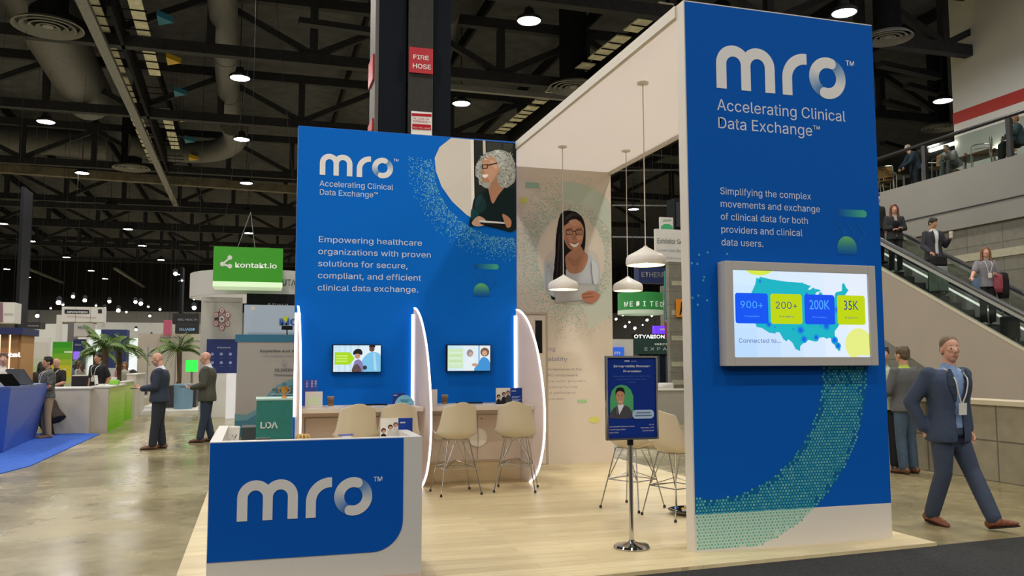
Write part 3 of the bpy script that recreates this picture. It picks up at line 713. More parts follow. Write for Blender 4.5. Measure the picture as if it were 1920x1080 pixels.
for gx in (1067, 1085):
    P.poly([(gx-6.5, 432.3), (gx+6.5, 431.6), (gx+5.6, 440), (gx-5.6, 440.5)], '3a2a26'); P.poly([(gx-5.6, 433.4), (gx+5.6, 432.7), (gx+4.8, 439.2), (gx-4.8, 439.6)], 'b5846b'); P.poly([(gx-3, 436.5), (gx, 435), (gx+3, 436.3), (gx, 437.8)], 'ded2cb'); P.disc((gx, 436.3), 1.3, '2a1d1a', 8); P.poly([(gx-6, 430), (gx+5, 428.6), (gx+6, 430), (gx-5, 431)], '2c201c')
P.poly([(1073, 433), (1079, 433), (1079, 434.5), (1073, 434.5)], '33241f')
P.poly([(1075, 441), (1078, 441), (1080, 449), (1074, 449)], 'b07a62')
P.poly([(1040, 542), (1086, 531), (1122, 533), (1116, 561), (1040, 568)], 'aeb0b2'); P.poly([(1040, 546), (1086, 535), (1116, 537), (1112, 558), (1042, 565)], 'bdbcba')
P.poly([(1089, 556), (1096, 548), (1108, 545), (1119, 549), (1124, 556), (1112, 568), (1098, 566)], 'bd7f66', 3)
P.poly([(1090, 551), (1110, 549), (1110, 551), (1090, 554)], '9c6450'); P.poly([(1092, 557), (1112, 555), (1112, 557), (1092, 560)], '9c6450')
P.poly([(1047, 440), (1049, 440), (1046, 490), (1044, 520), (1042, 520)], '3a3336'); P.poly([(1053, 450), (1054.5, 450), (1052, 500), (1050, 530), (1048, 530)], '332c30'); P.poly([(1026, 498), (1034, 505), (1030, 545), (1024, 535)], 'b3b8c0', 2); P.poly([(1108, 488), (1120, 500), (1120, 528), (1112, 532)], 'd2d6da', 2)
P.build('woman_portrait', t)
px_t = lambda s, x, y, cap, x1, m_, p_, yp: text(s, onY(x, y, yp), onY(x, y-cap, yp).z-onY(x, y, yp).z, m_, p_, onY(x1, y, yp).x-onY(x, y, yp).x)
px_t('Advancing', 985, 658, 11, 1041, M_GREYT, t, yB-.001); px_t('Interoperability', 967, 677, 11, 1064, M_GREYT, t, yB-.001)
M_GT2 = mat('small grey lettering', 'a3a09f', .6)
for i, (s, x1) in enumerate((('Connecting data elements to full', 1091), ('care view, MRO empowers', 1083), ('organizations with proven,', 1099), ('complete solutions for the', 1083), ('secure, and efficient', 1079), ('exchange of clinical data', 1056))):
    px_t(s, 975, 695+i*11.2, 6, x1, M_GT2, t, yB-.001)
dr = thing('service_door', 'narrow closed door with a dark slot window in the cream rear wall', 'door', (4.05, YB-.006, .04)); dr['kind'] = 'structure'; dr.name = 'door_1'
dx1 = onY(1023, 640, YB).x; dx0 = dx1-.75
B('leaf', (dx0, YB-.012, .05), (dx1, YB-.006, 2.30), mat('cream print'), dr)
m = MB(); frame_bars(m, dx0-.03, dx1+.03, YB-.02, YB-.006, .05, 2.34, .03, bottom=False); m.build('door_frame', mat('door trim', 'b5a795', .5), dr)
B('slot_window', (dx1-.17, YB-.018, 1.72), (dx1-.06, YB-.012, 2.22), mat('dark glass', '0b0b0c', .1), dr)

# ---------------------------------------------------------------- blue wall with its logo, photo and icons
WX0 = .4652
t = thing('display_wall', 'wide blue wall with white logo and a round photo of a grey haired woman', 'display panel', (1.95, YW, .04))
B('panel', (WX0, YW, .04), (TX0, YW+.12, HT), mat('blue edge', '1c63b8', .5), t)
B('blue_graphic', (WX0+.004, YW-.006, .04), (TX0-.004, YW, HT-.008), M_BLUEW, t)
yW = YW-.0065
logo(t, .745, 4.033, .285, yW)
text('Accelerating Clinical\nData Exchange™', (.745, yW-.002, 3.883), .105, M_TXTB, t, .965, line=.80)
text('Empowering healthcare\norganizations with proven\nsolutions for secure,\ncompliant, and efficient\nclinical data exchange.', (.745, yW-.002, 3.145), .108, M_TXTB, t, 1.48, line=1.06)
icons(yW, 2.93, 2.54, 1.05, t)
P = Print(yW, .0006, False)
cw = onY(945, 308, YW); R0 = 1.0
cpx = (2.27+1.0, 4.18)
cxw, czw, rw = 3.28, 4.25, 1.0
for _ in range(2600):
    a = math.radians(-185+random.random()*180); r = rw+.02+abs(random.gauss(0, .15))*(1.2 if a < -1.2 else 1); x = cxw+r*math.cos(a); z = czw+r*math.sin(a)*.93
    if not (x < TX0-.02 and z < HT-.03): continue
    if r > rw+.38: continue
    s_ = .0085; th = random.random()*PI; u = (s_*math.cos(th), s_*math.sin(th))
    P.nj().mb.flat([P.P((x-u[0]-u[1]*.5, z-u[1]+u[0]*.5)), P.P((x+u[0]-u[1]*.5, z+u[1]+u[0]*.5)), P.P((x+u[0]+u[1]*.5, z+u[1]-u[0]*.5)), P.P((x-u[0]+u[1]*.5, z-u[1]-u[0]*.5))], random.choice(('4f9fdc', '7cc0e6', '3b8ed6', '5ab0c8')))
P.build('speckle_print', t)
P = Print(yW-.002, .0006, True); P.clip = (0, 0, TX0-.008, HT-.012)
P.poly([(846, 258.5), (968, 268.5), (968, 432), (938, 430), (905, 420), (875, 403), (848, 378), (828, 350), (817, 320), (815, 296), (824, 276)], 'd7d0c8')
P.poly([(886, 262), (968, 268.5), (968, 431), (930, 428), (889, 412)], '262a29'); P.poly([(882, 261.8), (888, 262), (890, 412), (884, 409)], 'efe9e0')
P.poly([(905, 263), (910, 263.5), (911, 300), (906, 300)], 'c9c2ae'); P.poly([(912, 266), (962, 270), (962, 330), (912, 330)], '3a3d38'); P.poly([(940, 268.3), (943, 268.5), (943, 330), (940, 330)], '2a2b29'); P.poly([(912, 292), (962, 294), (962, 296), (912, 294)], '2a2b29')
P.poly([(880, 424), (884, 400), (887, 378), (893, 366), (905, 358), (925, 352), (945, 349), (960, 353), (968, 360), (968, 431), (930, 428), (900, 422)], '122326', 3)     # dark top
P.poly([(893, 372), (903, 365), (912, 388), (900, 400), (890, 396)], '1d3d42', 3); P.poly([(884, 392), (896, 398), (898, 410), (884, 412)], '17474d', 3)
P.poly([(916, 340), (918, 366), (924, 382), (934, 366), (946, 350), (944, 336)], 'c08e74', 3)       # neck
P.poly([(918, 285), (905, 292), (894, 306), (891, 326), (897, 336), (905, 350), (918, 352), (924, 330), (945, 352), (958, 347), (966, 336), (965, 306), (955, 288), (936, 281)], 'a4a8a4', 4)   # curly grey hair
P.poly([(906, 296), (902, 312), (902, 324), (905, 338), (914, 343), (926, 339), (936, 322), (934, 302), (922, 292)], 'c99a80', 3)  # face
P.poly([(921, 291), (930, 300), (936, 320), (932, 338), (942, 352), (956, 345), (964, 332), (963, 306), (953, 290), (936, 282)], 'b9bdb8', 4)
HAIR = [(920, 284), (905, 291), (894, 305), (891, 326), (896, 338), (902, 348), (908, 340), (903, 326), (904, 306), (914, 294), (926, 294), (934, 306), (937, 322), (932, 338), (942, 352), (957, 346), (966, 334), (966, 306), (956, 288), (938, 280)]
def inside(x, y, poly):
    c = False
    for i in range(len(poly)):
        (x1, y1), (x2, y2) = poly[i-1], poly[i]
        if (y1 > y) != (y2 > y) and x < (x2-x1)*(y-y1)/(y2-y1)+x1: c = not c
    return c
k_ = 0
while k_ < 230:
    hx, hy = 889+random.random()*79, 279+random.random()*75
    if not inside(hx, hy, HAIR): continue
    k_ += 1; a_ = random.random()*PI; l_, w_ = 2.5+2.5*random.random(), .7+.6*random.random(); ca, sa = math.cos(a_), math.sin(a_)
    P.poly([(hx-l_*ca, hy-l_*sa), (hx-w_*sa, hy+w_*ca+.6), (hx+l_*ca, hy+l_*sa), (hx+w_*sa, hy-w_*ca+.6)], random.choice(('c9cdc8', '7d827d', '9da29d', 'b8bdb8', 'dfe2dc', '666b68', 'aeb3ae')), layer=False)
P.k += 1
P.poly([(905, 322), (903, 338), (909, 342), (918, 341), (912, 332)], 'b58468', 2); P.poly([(918, 300), (930, 305), (931, 318), (922, 312)], 'd6ab92', 2)
P.poly([(903, 309), (915, 308), (914, 316), (904, 317)], '2a2320'); P.poly([(905, 310.5), (913, 310), (912.5, 315), (905.5, 315.5)], 'b98c76'); P.poly([(915, 309), (932, 305), (932, 307), (915, 311)], '2a2320')
P.poly([(903, 318), (906, 318), (907, 324), (902, 324)], 'b98a70'); P.poly([(904, 328), (915, 328), (911, 334), (906, 333)], 'f4ece6', 2)
P.poly([(884, 418), (895, 406), (906, 409), (912, 418), (903, 424), (890, 424)], 'd2ab93', 3); P.poly([(898, 413), (945, 417), (946, 420), (898, 417)], 'e4e7ea'); P.poly([(898, 417), (945, 420), (940, 427), (902, 421)], '1a1c1d')
P.poly([(941, 402), (950, 405), (958, 414), (957, 425), (950, 427), (945, 416)], 'c08a6c', 3)
P.build('round_photo_print', t)

# ---------------------------------------------------------------- three lit fin dividers
def acrylic():
    m = bpy.data.materials.new('frosted acrylic'); m.use_nodes = True; nt = m.node_tree; nt.nodes.clear()
    o = nt.nodes.new('ShaderNodeOutputMaterial'); d = nt.nodes.new('ShaderNodeBsdfDiffuse'); l = nt.nodes.new('ShaderNodeBsdfTranslucent'); t_ = nt.nodes.new('ShaderNodeBsdfTransparent')
    x = nt.nodes.new('ShaderNodeMixShader'); y = nt.nodes.new('ShaderNodeMixShader'); c = (*lin('f2e8e8'), 1)
    d.inputs[0].default_value = c; l.inputs[0].default_value = c; t_.inputs[0].default_value = (.95, .95, .95, 1); x.inputs[0].default_value = .4; y.inputs[0].default_value = .18
    L = nt.links.new; L(d.outputs[0], x.inputs[1]); L(l.outputs[0], x.inputs[2]); L(x.outputs[0], y.inputs[1]); L(t_.outputs[0], y.inputs[2]); L(y.outputs[0], o.inputs[0]); return m
M_FIN = acrylic(); M_LED = mat('white led edge', 'fffcff', emit=2.0); M_LED2 = mat('soft led strip', 'fff4f2', emit=2.2)
def fin_y(z): return 10.045+(YW-.01-10.045)*0 
fprof = [(11.22, 2.30), (11.13, 2.29), (10.95, 2.235), (10.72, 2.12), (10.50, 1.94), (10.33, 1.74), (10.19, 1.48), (10.09, 1.2), (10.045, .95), (10.06, .72), (10.13, .50), (10.28, .27), (10.5, .11), (10.66, .045)]
fp = [(p.x, p.y) for p in sm([(a, b, 0) for a, b in fprof], 4, False)]
def fin(x, label):
    t = thing('fin_divider', label, 'divider', (x, 10.7, .04), 'lit fin dividers')
    pts = [(x-.009, a, b) for a, b in fp]+[(x-.009, 11.22, .045)]
    MB().prism(pts, (.018, 0, 0)).build('fin_panel', M_FIN, t)
    m = MB(); e = []
    for i, (a, b) in enumerate(fp):
        j, k = max(i-1, 0), min(i+1, len(fp)-1); d = Vector((0, fp[k][0]-fp[j][0], fp[k][1]-fp[j][1])).normalized(); e.append(Vector((0, -d.z, d.y))*(-1))
    sgn = 1 if e[len(e)//2].y < 0 else -1
    rings = []
    for (a, b), n_ in zip(fp, e):
        n_ = n_*sgn; p = Vector((x, a, b)); rings.append([p+Vector((-.011, 0, 0)), p+Vector((.011, 0, 0)), p+Vector((.011, 0, 0))+n_*.012, p+Vector((-.011, 0, 0))+n_*.012])
    m.loft(rings).build('led_edge', M_LED, t)
    B('led_strip', (x-.035, 11.205, .9), (x+.035, 11.232, 2.22), M_LED2, t)
    return t
fin(WX0+.035, 'lit white fin divider at the left end of the blue wall, seen edge on')
fin(2.006, 'lit white fin divider in the middle between the two small screens')
fin(TX0-.01, 'lit white fin divider at the right end of the blue wall')

# ---------------------------------------------------------------- wall counters, worktops
M_LAM = mat('blush laminate', 'd8c8ba', .4); M_SEAM = mat('dark seam line', '8d7f74', .6)  # seam colour is a darker brown than the laminate
def counter(x0, x1, label, doors):
    t = thing('bar_counter', label, 'counter', ((x0+x1)/2, 10.9, .04), 'wall counters')
    B('worktop', (x0, 10.40, .985), (x1, YW-.008, 1.04), mat('counter top cream', 'dccfc0', .35), t, bevel=.004)
    B('body', (x0+.02, 10.9, .30), (x1-.02, YW-.01, .985), M_LAM, t)
    B('lower_panel', (x0+.02, 10.92, .042), (x1-.02, 11.1, .30), mat('lower panel tan', 'cdb892', .35), t)  # lower front strip in a yellower tone than the body
    if doors:
        xm = (x0+x1)/2+.07
        for a, b in ((x0+.03, xm-.004), (xm+.004, x1-.03)):
            d = B('door', (a, 10.882, .32), (b, 10.9, .90), M_LAM, t, bevel=.002)
            s = 1 if b < xm else -1; px = b if s == 1 else a
            pts = [(px, 10.85, .61+.118*math.sin(math.radians(q))) if False else (px-s*.118*math.cos(math.radians(q)), 10.85, .61+.118*math.sin(math.radians(q))) for q in range(-90, 91, 10)]
            MB().prism(pts, (0, .032, 0)).build('door_knob', mat('knob cream', 'f2ece2', .4), d)
        tag(B('lock', (xm+.05, 10.876, .84), (xm+.065, 10.882, .855), M_DARK, t), 'small dark lock')
    else:
        m = MB(); a, b = x0+.06, x1-.06
        frame_bars(m, a, b, 10.892, 10.9, .34, .91, .012, bottom=False); m.build('panel_groove', M_SEAM, t)
counter(.53, 1.982, 'cream wall counter in the left bay under the left small screen', False)
counter(2.03, 3.40, 'cream wall counter with round door knobs in the right bay', True)

# ---------------------------------------------------------------- small screens
def tv(x0, x1, z0, z1, label, draw):
    t = thing('wall_tv', label, 'screen', ((x0+x1)/2, YW-.05, z0))
    B('casing', (x0-.012, 11.16, z0-.012), (x1+.012, YW-.008, z1+.012), M_BLACK, t, bevel=.004)
    P = Print(11.159, .0006); P.clip = (x0, z0, x1, z1); P.quad(x0, z0, x1, z1, ['cfe9f7', 'e4f0fa', 'e8f4fb', 'bfe2f5']); draw(P, x0, z0, x1-x0, z1-z0); P.build('display', t, SCREEN)
    return t
def draw1(P, x, z, w, h):
    p = lambda u, v: (x+u*w, z+v*h)
    for u in (.1, .22, .34, .5): P.quad(*p(u, 0), *p(u+.05, 1), 'c2dff0', False)
    P.k += 1
    P.poly([p(.03, .27), p(.34, .27), p(.45, .5), p(.34, .74), p(.03, .74)], 'a9d91b', 0)
    for v in (.38, .48, .58): P.quad(*p(.06, v), *p(.30, v+.04), 'd3ef7e', False)
    P.k += 1
    P.poly([p(.58, 0), p(.6, .4), p(.68, .62), p(.78, .74), p(.9, .74), p(1, .6), p(1, 0)], '7cc3e8', 3); P.poly([p(.86, .05), p(.84, .72), p(.88, .72), p(.92, .05)], 'a9daf0')
    P.disc(p(.81, .86), .035, '6b4536', 16); P.poly([p(.74, .93), p(.76, 1), p(.88, 1), p(.88, .92)], '2a211d')
    P.poly([p(.4, 0), p(.42, .25), p(.46, .42), p(.55, .46), p(.62, .3), p(.62, 0)], '8a7bb0', 3); P.poly([p(.4, .0), p(.41, .16), p(.5, .3), p(.58, .12), p(.57, 0)], '5b4a48', 3)
    P.disc(p(.505, .60), .035, 'c58e70', 16); P.poly([p(.42, .64), p(.42, .76), p(.48, .86), p(.57, .85), p(.61, .74), p(.59, .64), p(.5, .69)], '17181c', 4)
    P.disc(p(.665, .16), .028, '2b3946', 12)
def draw2(P, x, z, w, h):
    p = lambda u, v: (x+u*w, z+v*h)
    P.poly([p(0, .1), p(.36, .1), p(.36, .88), p(0, .88)], 'cfe6c0')
    for i, v in enumerate((.25, .36, .47, .58, .69)): P.quad(*p(.04, v), *p(.32, v+.05), 'bfe0a0' if i % 2 else 'd8f0d8', False)
    P.k += 1
    P.quad(*p(.36, 0), *p(1, 1), 'e0ecf2'); P.quad(*p(.72, .05), *p(.75, 1), '6aaede')
    P.poly([p(.4, 0), p(.42, .35), p(.5, .55), p(.6, .5), p(.68, .2), p(.68, 0)], 'e3f0f4', 3); P.disc(p(.52, .7), .045, '8f8c94', 14, ry=.05); P.disc(p(.535, .66), .028, 'c9a592', 12)
    P.poly([p(.62, 0), p(.72, .3), p(.8, .52), p(.92, .5), p(1, .3), p(1, 0)], '3f93d6', 3); P.disc(p(.87, .74), .062, '7a5a45', 14, ry=.06); P.disc(p(.865, .70), .036, 'd3a48c', 14); P.poly([p(.56, .22), p(.66, .16), p(.72, .26), p(.6, .3)], 'c99a80', 2)
tv(.95, 1.556, 1.465, 1.805, 'small wall screen in the left bay showing a boy and a doctor', draw1)
tv(2.447, 3.033, 1.470, 1.808, 'small wall screen in the right bay showing two women talking', draw2)

# ---------------------------------------------------------------- bar stools
M_SHELL = mat('ivory plastic shell', 'cfc4b0', .4); M_WIRE = mat('chrome wire', 'a8a8a6', .22, 1.)
def stool():
    """faces +y; seat shell on a crossed wire base"""
    t = thing('bar_stool', 'x', 'stool', (0, 0, 0))
    prof = sm([(.235, -.035, 0), (.215, .0, 0), (.12, .003, 0), (0, -.012, 0), (-.11, .0, 0), (-.175, .06, 0), (-.205, .16, 0), (-.225, .27, 0), (-.245, .36, 0), (-.255, .40, 0)], 3, False)
    n = len(prof); nu = 15; vs = []; th = .009
    for side in (0, 1):
        for i, q in enumerate(prof):
            s = i/(n-1); w = .20+.045*math.sin(min(1, s*1.5)*PI*.6) - (.085*max(0, (s-.42)/.58)**1.2) - (.02*max(0, (.12-s)/.12))
            if s > .9: w *= 1-(s-.9)*1.6
            for k in range(nu):
                u = -1+2*k/(nu-1); a = abs(u)**2.3
                y, z = q.x, q.y
                up = .085*math.sin(min(1, s/.62)*PI)*a*(1 if s < .62 else 0); fw = .13*a*max(0, min(1, (s-.28)/.3))*(1-.45*max(0, s-.6)/.4)
                y += fw; z += up + (.0 if s < .85 else -.05*u*u*(s-.85)/.15)
                vs.append((u*w, y-(th*side if s > .5 else 0), .60+z-(th*side if s <= .5 else 0)))
    o = n*nu
    fs = [(i*nu+k, i*nu+k+1, (i+1)*nu+k+1, (i+1)*nu+k) for i in range(n-1) for k in range(nu-1)]
    fs += [tuple(o+j for j in reversed(f)) for f in fs]
    edge = [k for k in range(nu)]+[i*nu+nu-1 for i in range(1, n)]+[(n-1)*nu+k for k in range(nu-2, -1, -1)]+[i*nu for i in range(n-2, 0, -1)]
    fs += [(edge[i], edge[(i+1) % len(edge)], o+edge[(i+1) % len(edge)], o+edge[i]) for i in range(len(edge))]
    MB().add(vs, fs).build('seat_shell', M_SHELL, t, smooth=2)
    r = .006
    for sx in (-1, 1):
        for sy in (-1, 1):
            lg = MB(); lg.tube([(sx*.12, sy*.10, .585), (sx*.225, sy*.215, .02)], r, 7); lg.tube([(sx*.03, sy*.10, .585), (sx*.165, sy*.155, .30)], r*.85, 6)
            l_ = lg.build('leg', M_WIRE, t, smooth=True)
            MB().lathe([(.0, .002), (.013, .002), (.013, .022), (.007, .03), (0, .03)], (sx*.227, sy*.217, 0), 10).build('foot_cap', M_DARK, l_)
    m = MB()
    for sx in (-1, 1): m.tube([(sx*.12, -.1, .585), (sx*.12, .1, .585)], r, 6)
    for sy in (-1, 1): m.tube([(-.125, sy*.10, .588), (.125, sy*.10, .588)], r, 6)
    m.build('seat_frame', M_WIRE, t, smooth=True)
    m = MB(); c = [(-.176, -.162, .28), (.176, -.162, .28), (.176, .162, .28), (-.176, .162, .28)]
    for i in range(4): m.tube([c[i], c[(i+1) % 4]], r, 6)
    m.tube([(-.176, -.162, .28), (0, 0, .36), (.176, .162, .28)], r*.8, 6); m.tube([(.176, -.162, .28), (0, 0, .36), (-.176, .162, .28)], r*.8, 6)
    m.build('footrest', M_WIRE, t, smooth=True)
    return t
st = stool()
for i, (x, y, rz, sc, lb) in enumerate(((1.12, 10.05, 2, 1.08, 'ivory bar stool at the left counter, left of its pair'), (1.62, 10.12, -3, 1.08, 'ivory bar stool at the left counter, behind the brochure stand'),
        (2.30, 10.02, 4, 1.08, 'ivory wire legged bar stool beside the middle fin divider'), (3.06, 10.05, -22, 1.08, 'ivory wire legged bar stool turned beside the right fin divider'),
        (4.06, 7.85, -75, 1.08, 'ivory bar stool half hidden behind the tall blue tower'), (3.86, 8.45, -60, 1.08, 'ivory bar stool behind the framed notice stand'))):
    o = st if i == 0 else copy_tree(st)
    o.matrix_basis = Matrix.Translation((x, y, .04)) @ Matrix.Rotation(math.radians(rz), 4, 'Z') @ Matrix.Scale(sc, 4)
    tag(o, lb, 'stool', 'ivory bar stools')

# ---------------------------------------------------------------- pendants
M_SHADE = mat('white enamel', 'e9e4de', .35); M_BULB = mat('warm bulb', 'ffe9b0', emit=40.)
def pendant(x, y, zb, label):
    t = thing('pendant_lamp', label, 'lamp', (x, y, zb), 'white pendant lamps under the canopy')
    MB().lathe([(.205, 0), (.212, .03), (.205, .08), (.185, .105), (.09, .155), (.022, .195), (.02, .205), (.0, .205), (0, .19), (.018, .185), (.085, .145), (.178, .098), (.196, .075), (.200, .03), (.198, 0)], (x, y, zb), 40).build('shade', M_SHADE, t, smooth=True)
    MB().tube([(x, y, zb+.2), (x, y, 4.57)], .006, 6).build('cord', mat('white cord', 'd8d0c8', .5), t)
    MB().lathe([(0, 0), (.06, 0), (.065, .02), (0, .022)], (x, y, 4.563), 20).build('ceiling_rose', M_SHADE, t, smooth=True)
    MB().ell((x, y, zb+.075), (.05, .05, .06), 14, 8).build('bulb', M_BULB, t, smooth=True)
pendant(4.03, 10.98, 2.575, 'white pendant lamp in front of the printed woman')
pendant(4.98, 10.95, 2.575, 'white pendant lamp against the dark hall, right of the rear wall')
pendant(3.93, 8.18, 2.60, 'nearest white pendant lamp, beside the tall blue tower')

# ---------------------------------------------------------------- notice stand
M_CHROME = mat('polished chrome', 'c9c9c8', .08, 1.)
t = thing('notice_stand', 'framed blue notice on a chrome pole with a round base', 'sign stand', (3.03, 6.62, .04))
MB().lathe([(0, 0), (.145, 0), (.15, .012), (.14, .028), (.09, .036), (.03, .05), (.022, .07), (0, .07)], (3.03, 6.66, .04), 40).build('base', M_CHROME, t, smooth=True)
MB().tube([(3.03, 6.66, .1), (3.03, 6.66, .925)], .019, 18).build('pole', M_CHROME, t, smooth=True)
MB().lathe([(.0, 0), (.026, 0), (.026, .05), (0, .05)], (3.03, 6.66, .885), 16).build('clamp', M_BLACK, t)
ax0, ax1, az0, az1 = 2.785, 3.26, .935, 1.632
m = MB(); fw = .018
frame_bars(m, ax0, ax1, 6.585, 6.615, az0, az1, fw)
m.build('frame', M_CHROME, t, bevel=.003)
B('backboard', (ax0+.008, 6.6, az0+.008), (ax1-.008, 6.614, az1-.008), M_BLACK, t)
P = Print(6.599, .0006); w, h = ax1-ax0-2*fw, az1-az0-2*fw
p = lambda u, v: (ax0+fw+u*w, az0+fw+v*h)
P.quad(*p(0, 0), *p(1, 1), '0d2f86')
P.poly([p(.05, .27), p(.05, .50), p(.09, .59), p(.17, .645), p(.28, .665), p(.39, .65), p(.48, .60), p(.53, .52), p(.53, .27)], '4fa56d', 0)
P.poly([p(.05, .25), p(.07, .33), p(.17, .39), p(.38, .40), p(.48, .34), p(.52, .25)], '4b4a4e', 3); P.poly([p(.2, .41), p(.235, .29), p(.33, .40), p(.3, .43)], 'dfe3ea')
P.poly([p(.19, .59), p(.17, .52), p(.2, .44), p(.26, .41), p(.32, .44), p(.345, .52), p(.32, .59)], 'c58f72', 3); P.poly([p(.165, .53), p(.165, .59), p(.2, .625), p(.29, .63), p(.345, .60), p(.35, .53), p(.325, .57), p(.25, .585), p(.19, .57)], '1e1a1a', 2)
P.disc(p(.215, .53), .005, '2a1c18', 8); P.disc(p(.295, .53), .005, '2a1c18', 8); P.poly([p(.22, .455), p(.295, .455), p(.28, .445), p(.235, .445)], 'f0e6e0'); P.poly([p(.16, .30), p(.17, .40), p(.2, .40), p(.22, .28)], '5b5a60'); 
a, b = p(.50, .235), p(.95, .345); P.rrect(*a, *b, .03, 'a9bfdc'); P.quad(*p(.58, .30), *p(.88, .315), '5f7398', False); P.quad(*p(.56, .265), *p(.9, .28), '5f7398', False)
P.build('poster', t)
ty = 6.5965
text('mro', (p(.36, 0)[0], ty, p(0, .955)[1]), .018, M_TXT, t, .045, bold=.03); text('partners', (p(.5, 0)[0], ty, p(0, .955)[1]), .010, M_TXTB, t, .045)
text('Interoperability Showcase', (p(.13, 0)[0], ty, p(0, .885)[1]), .024, M_TXT, t, w*.76, bold=.01); text('Presentation', (p(.33, 0)[0], ty, p(0, .82)[1]), .024, M_TXT, t, w*.37, bold=.01)
M_TXD = mat('dim blue lettering', '4d78c4', .5)
for i, (s, u, ww) in enumerate((('Using data to power connection and', .12, .76), ('exchange for the modern day', .2, .6), ('system', .42, .17))): text(s, (p(u, 0)[0], ty, p(0, .765-.038*i)[1]), .013, M_TXD, t, w*ww)
for i, (s, ww) in enumerate((('Interoperability Showcase Theater', .52), ('Technology Hall F', .33), ('Booth 3760', .18))): text(s, (p(.03, 0)[0], ty, p(0, .135-.037*i)[1]), .013, M_TXT, t, w*ww)
for i, (s, ww) in enumerate((('3/12', .1), ('Wednesday, 11:30', .28), ('Central theater', .24))): text(s, (p(.95-ww, 0)[0], ty, p(0, .15-.037*i)[1]), .013, M_TXT, t, w*ww)
# dish of sweets on the floor
t = thing('snack_dish', 'shallow chrome dish of bright wrappers on the floor behind the blue tower', 'dish', (4.28, 7.95, .04))
MB().lathe([(0, .0), (.15, .0), (.23, .04), (.235, .045), (.15, .012), (0, .01)], (4.28, 7.95, .04), 32).build('dish', M_CHROME, t, smooth=True)
m = MB()
for k in range(26):
    a, r = random.random()*2*PI, .15*math.sqrt(random.random()); c_ = random.choice(('d9b23a', '3f5fa8', 'c8c8d0', '7a4a8a', 'e0d8c8'))
    m.ell((4.28+r*math.cos(a), 7.95+r*math.sin(a), .075+.02*random.random()), (.03, .02, .014), 8, 5, col=c_)
w_ = m.build('wrapped_sweets', PRINT, t, smooth=True); w_['kind'] = 'stuff'

# ---------------------------------------------------------------- reception counter in front
RX0, RX1, RY = -.2784, 1.1325, 5.9835
M_RW = mat('reception white', 'c9c6c2', .4)
t = thing('reception_counter', 'white reception counter with a blue front and big white logo', 'counter', (.43, 6.5, .04))
B('front_panel', (RX0, RY, .04), (RX1, RY+.07, 1.065), M_RW, t, bevel=.003)
B('side_panel', (RX0, RY+.07, .04), (RX0+.075, 7.5, 1.065), M_RW, t); B('side_panel', (RX1-.075, RY+.07, .04), (RX1, 6.75, 1.065), M_RW, t)
B('shelf_top', (RX0+.075, RY+.07, .95), (RX1-.075, 6.75, .985), M_RW, t)
B('kick_band', (RX0+.002, RY-.002, .04), (RX1-.002, RY+.0, .13), mat('blush kick band', 'c9b3aa', .5), t)
zt0, zb0, xr, rr = 1.058, .292, 1.0, .21
pts = [(RX0+.004, RY-.001, zt0), (RX0+.004, RY-.001, zb0), (xr-rr, RY-.001, zb0)]+[(xr-rr+rr*math.sin(math.radians(a)), RY-.001, zb0+rr-rr*math.cos(math.radians(a))) for a in range(10, 91, 10)]+[(xr, RY-.001, zt0)]
MB().prism(pts, (0, -.004, 0)).build('blue_graphic', mat('blue front print shaded tone', '0050ae', .75, spec=.12), t)  # same blue print again, with the shade put into its darker colour
logo(t, -.097, .545, .262, RY-.0055, fade='1450a8', base_col='d2d0cf')
# things standing on it
SH = .986
def cup(name, label, x, y, z, h, r, body, lid, sleeve=None):
    t = thing(name, label, 'cup', (x, y, z))
    MB().lathe([(0, 0), (r*.72, 0), (r, h*.9), (r*1.0, h*.9), (0, h*.9)], (x, y, z), 20).build('cup_body', body, t, smooth=True)
    MB().lathe([(0, 0), (r*1.06, 0), (r*1.06, h*.035), (r*.95, h*.1), (r*.85, h*.1), (0, h*.09)], (x, y, z+h*.9), 20).build('lid', lid, t, smooth=True)
    if sleeve: MB().lathe([(r*.80, h*.25), (r*.835, h*.25), (r*.965, h*.68), (r*.93, h*.68)], (x, y, z), 20).build('sleeve', sleeve, t, smooth=True)
    return t
M_PAPER = mat('paper white', 'dad6d0', .6); M_BROWN = mat('kraft sleeve', '8d6f52', .7)
cp = onY(441, 824, 6.9)
t = cup('coffee_cup', 'tall white paper cup with small dark print on the reception counter', cp.x, 6.60, SH, .135, .038, M_PAPER, M_PAPER)
P = Print(6.555); q_ = cp.x
for dx, dz, c in ((-.012, .07, '8a8a90'), (.008, .062, '5a5a60'), (.0, .05, '9a9aa0'), (.014, .075, '7a7a80')): P.disc((q_+dx, SH+dz), .006, c, 8)
o_ = P.build('cup_print', t)
g = 'small promotional items on the reception counter'
def item(name, label, cat, px, y, fn):
    x = onY(px, 820, y).x; m = MB(); mt = fn(m, x, y); return tag(m.build(name, mt), label, cat, g)
item('mint_tin', 'small red tin beside the tall paper cup', 'tin', 431, 6.45, lambda m, x, y: (m.lathe([(0, 0), (.02, 0), (.02, .02), (0, .02)], (x, y, SH), 16), mat('red tin', 'b5352e', .4))[1])
item('mint_tin', 'small red and white tin right of the first red tin', 'tin', 438, 6.40, lambda m, x, y: (m.lathe([(0, 0), (.018, 0), (.018, .026), (0, .026)], (x, y, SH), 16), mat('rose tin', 'c85a55', .4))[1])
item('business_card_box', 'dark little box of cards on the reception counter', 'box', 494, 6.60, lambda m, x, y: (m.box((x-.05, y-.03, SH+.02), (x+.05, y+.03, SH+.045)), mat('dark box', '2d2a28', .5))[1])
item('paper_tray', 'low white tray of papers under the dark card box', 'tray', 492, 6.60, lambda m, x, y: (m.box((x-.17, y-.10, SH), (x+.13, y+.06, SH+.02)), M_PAPER)[1])
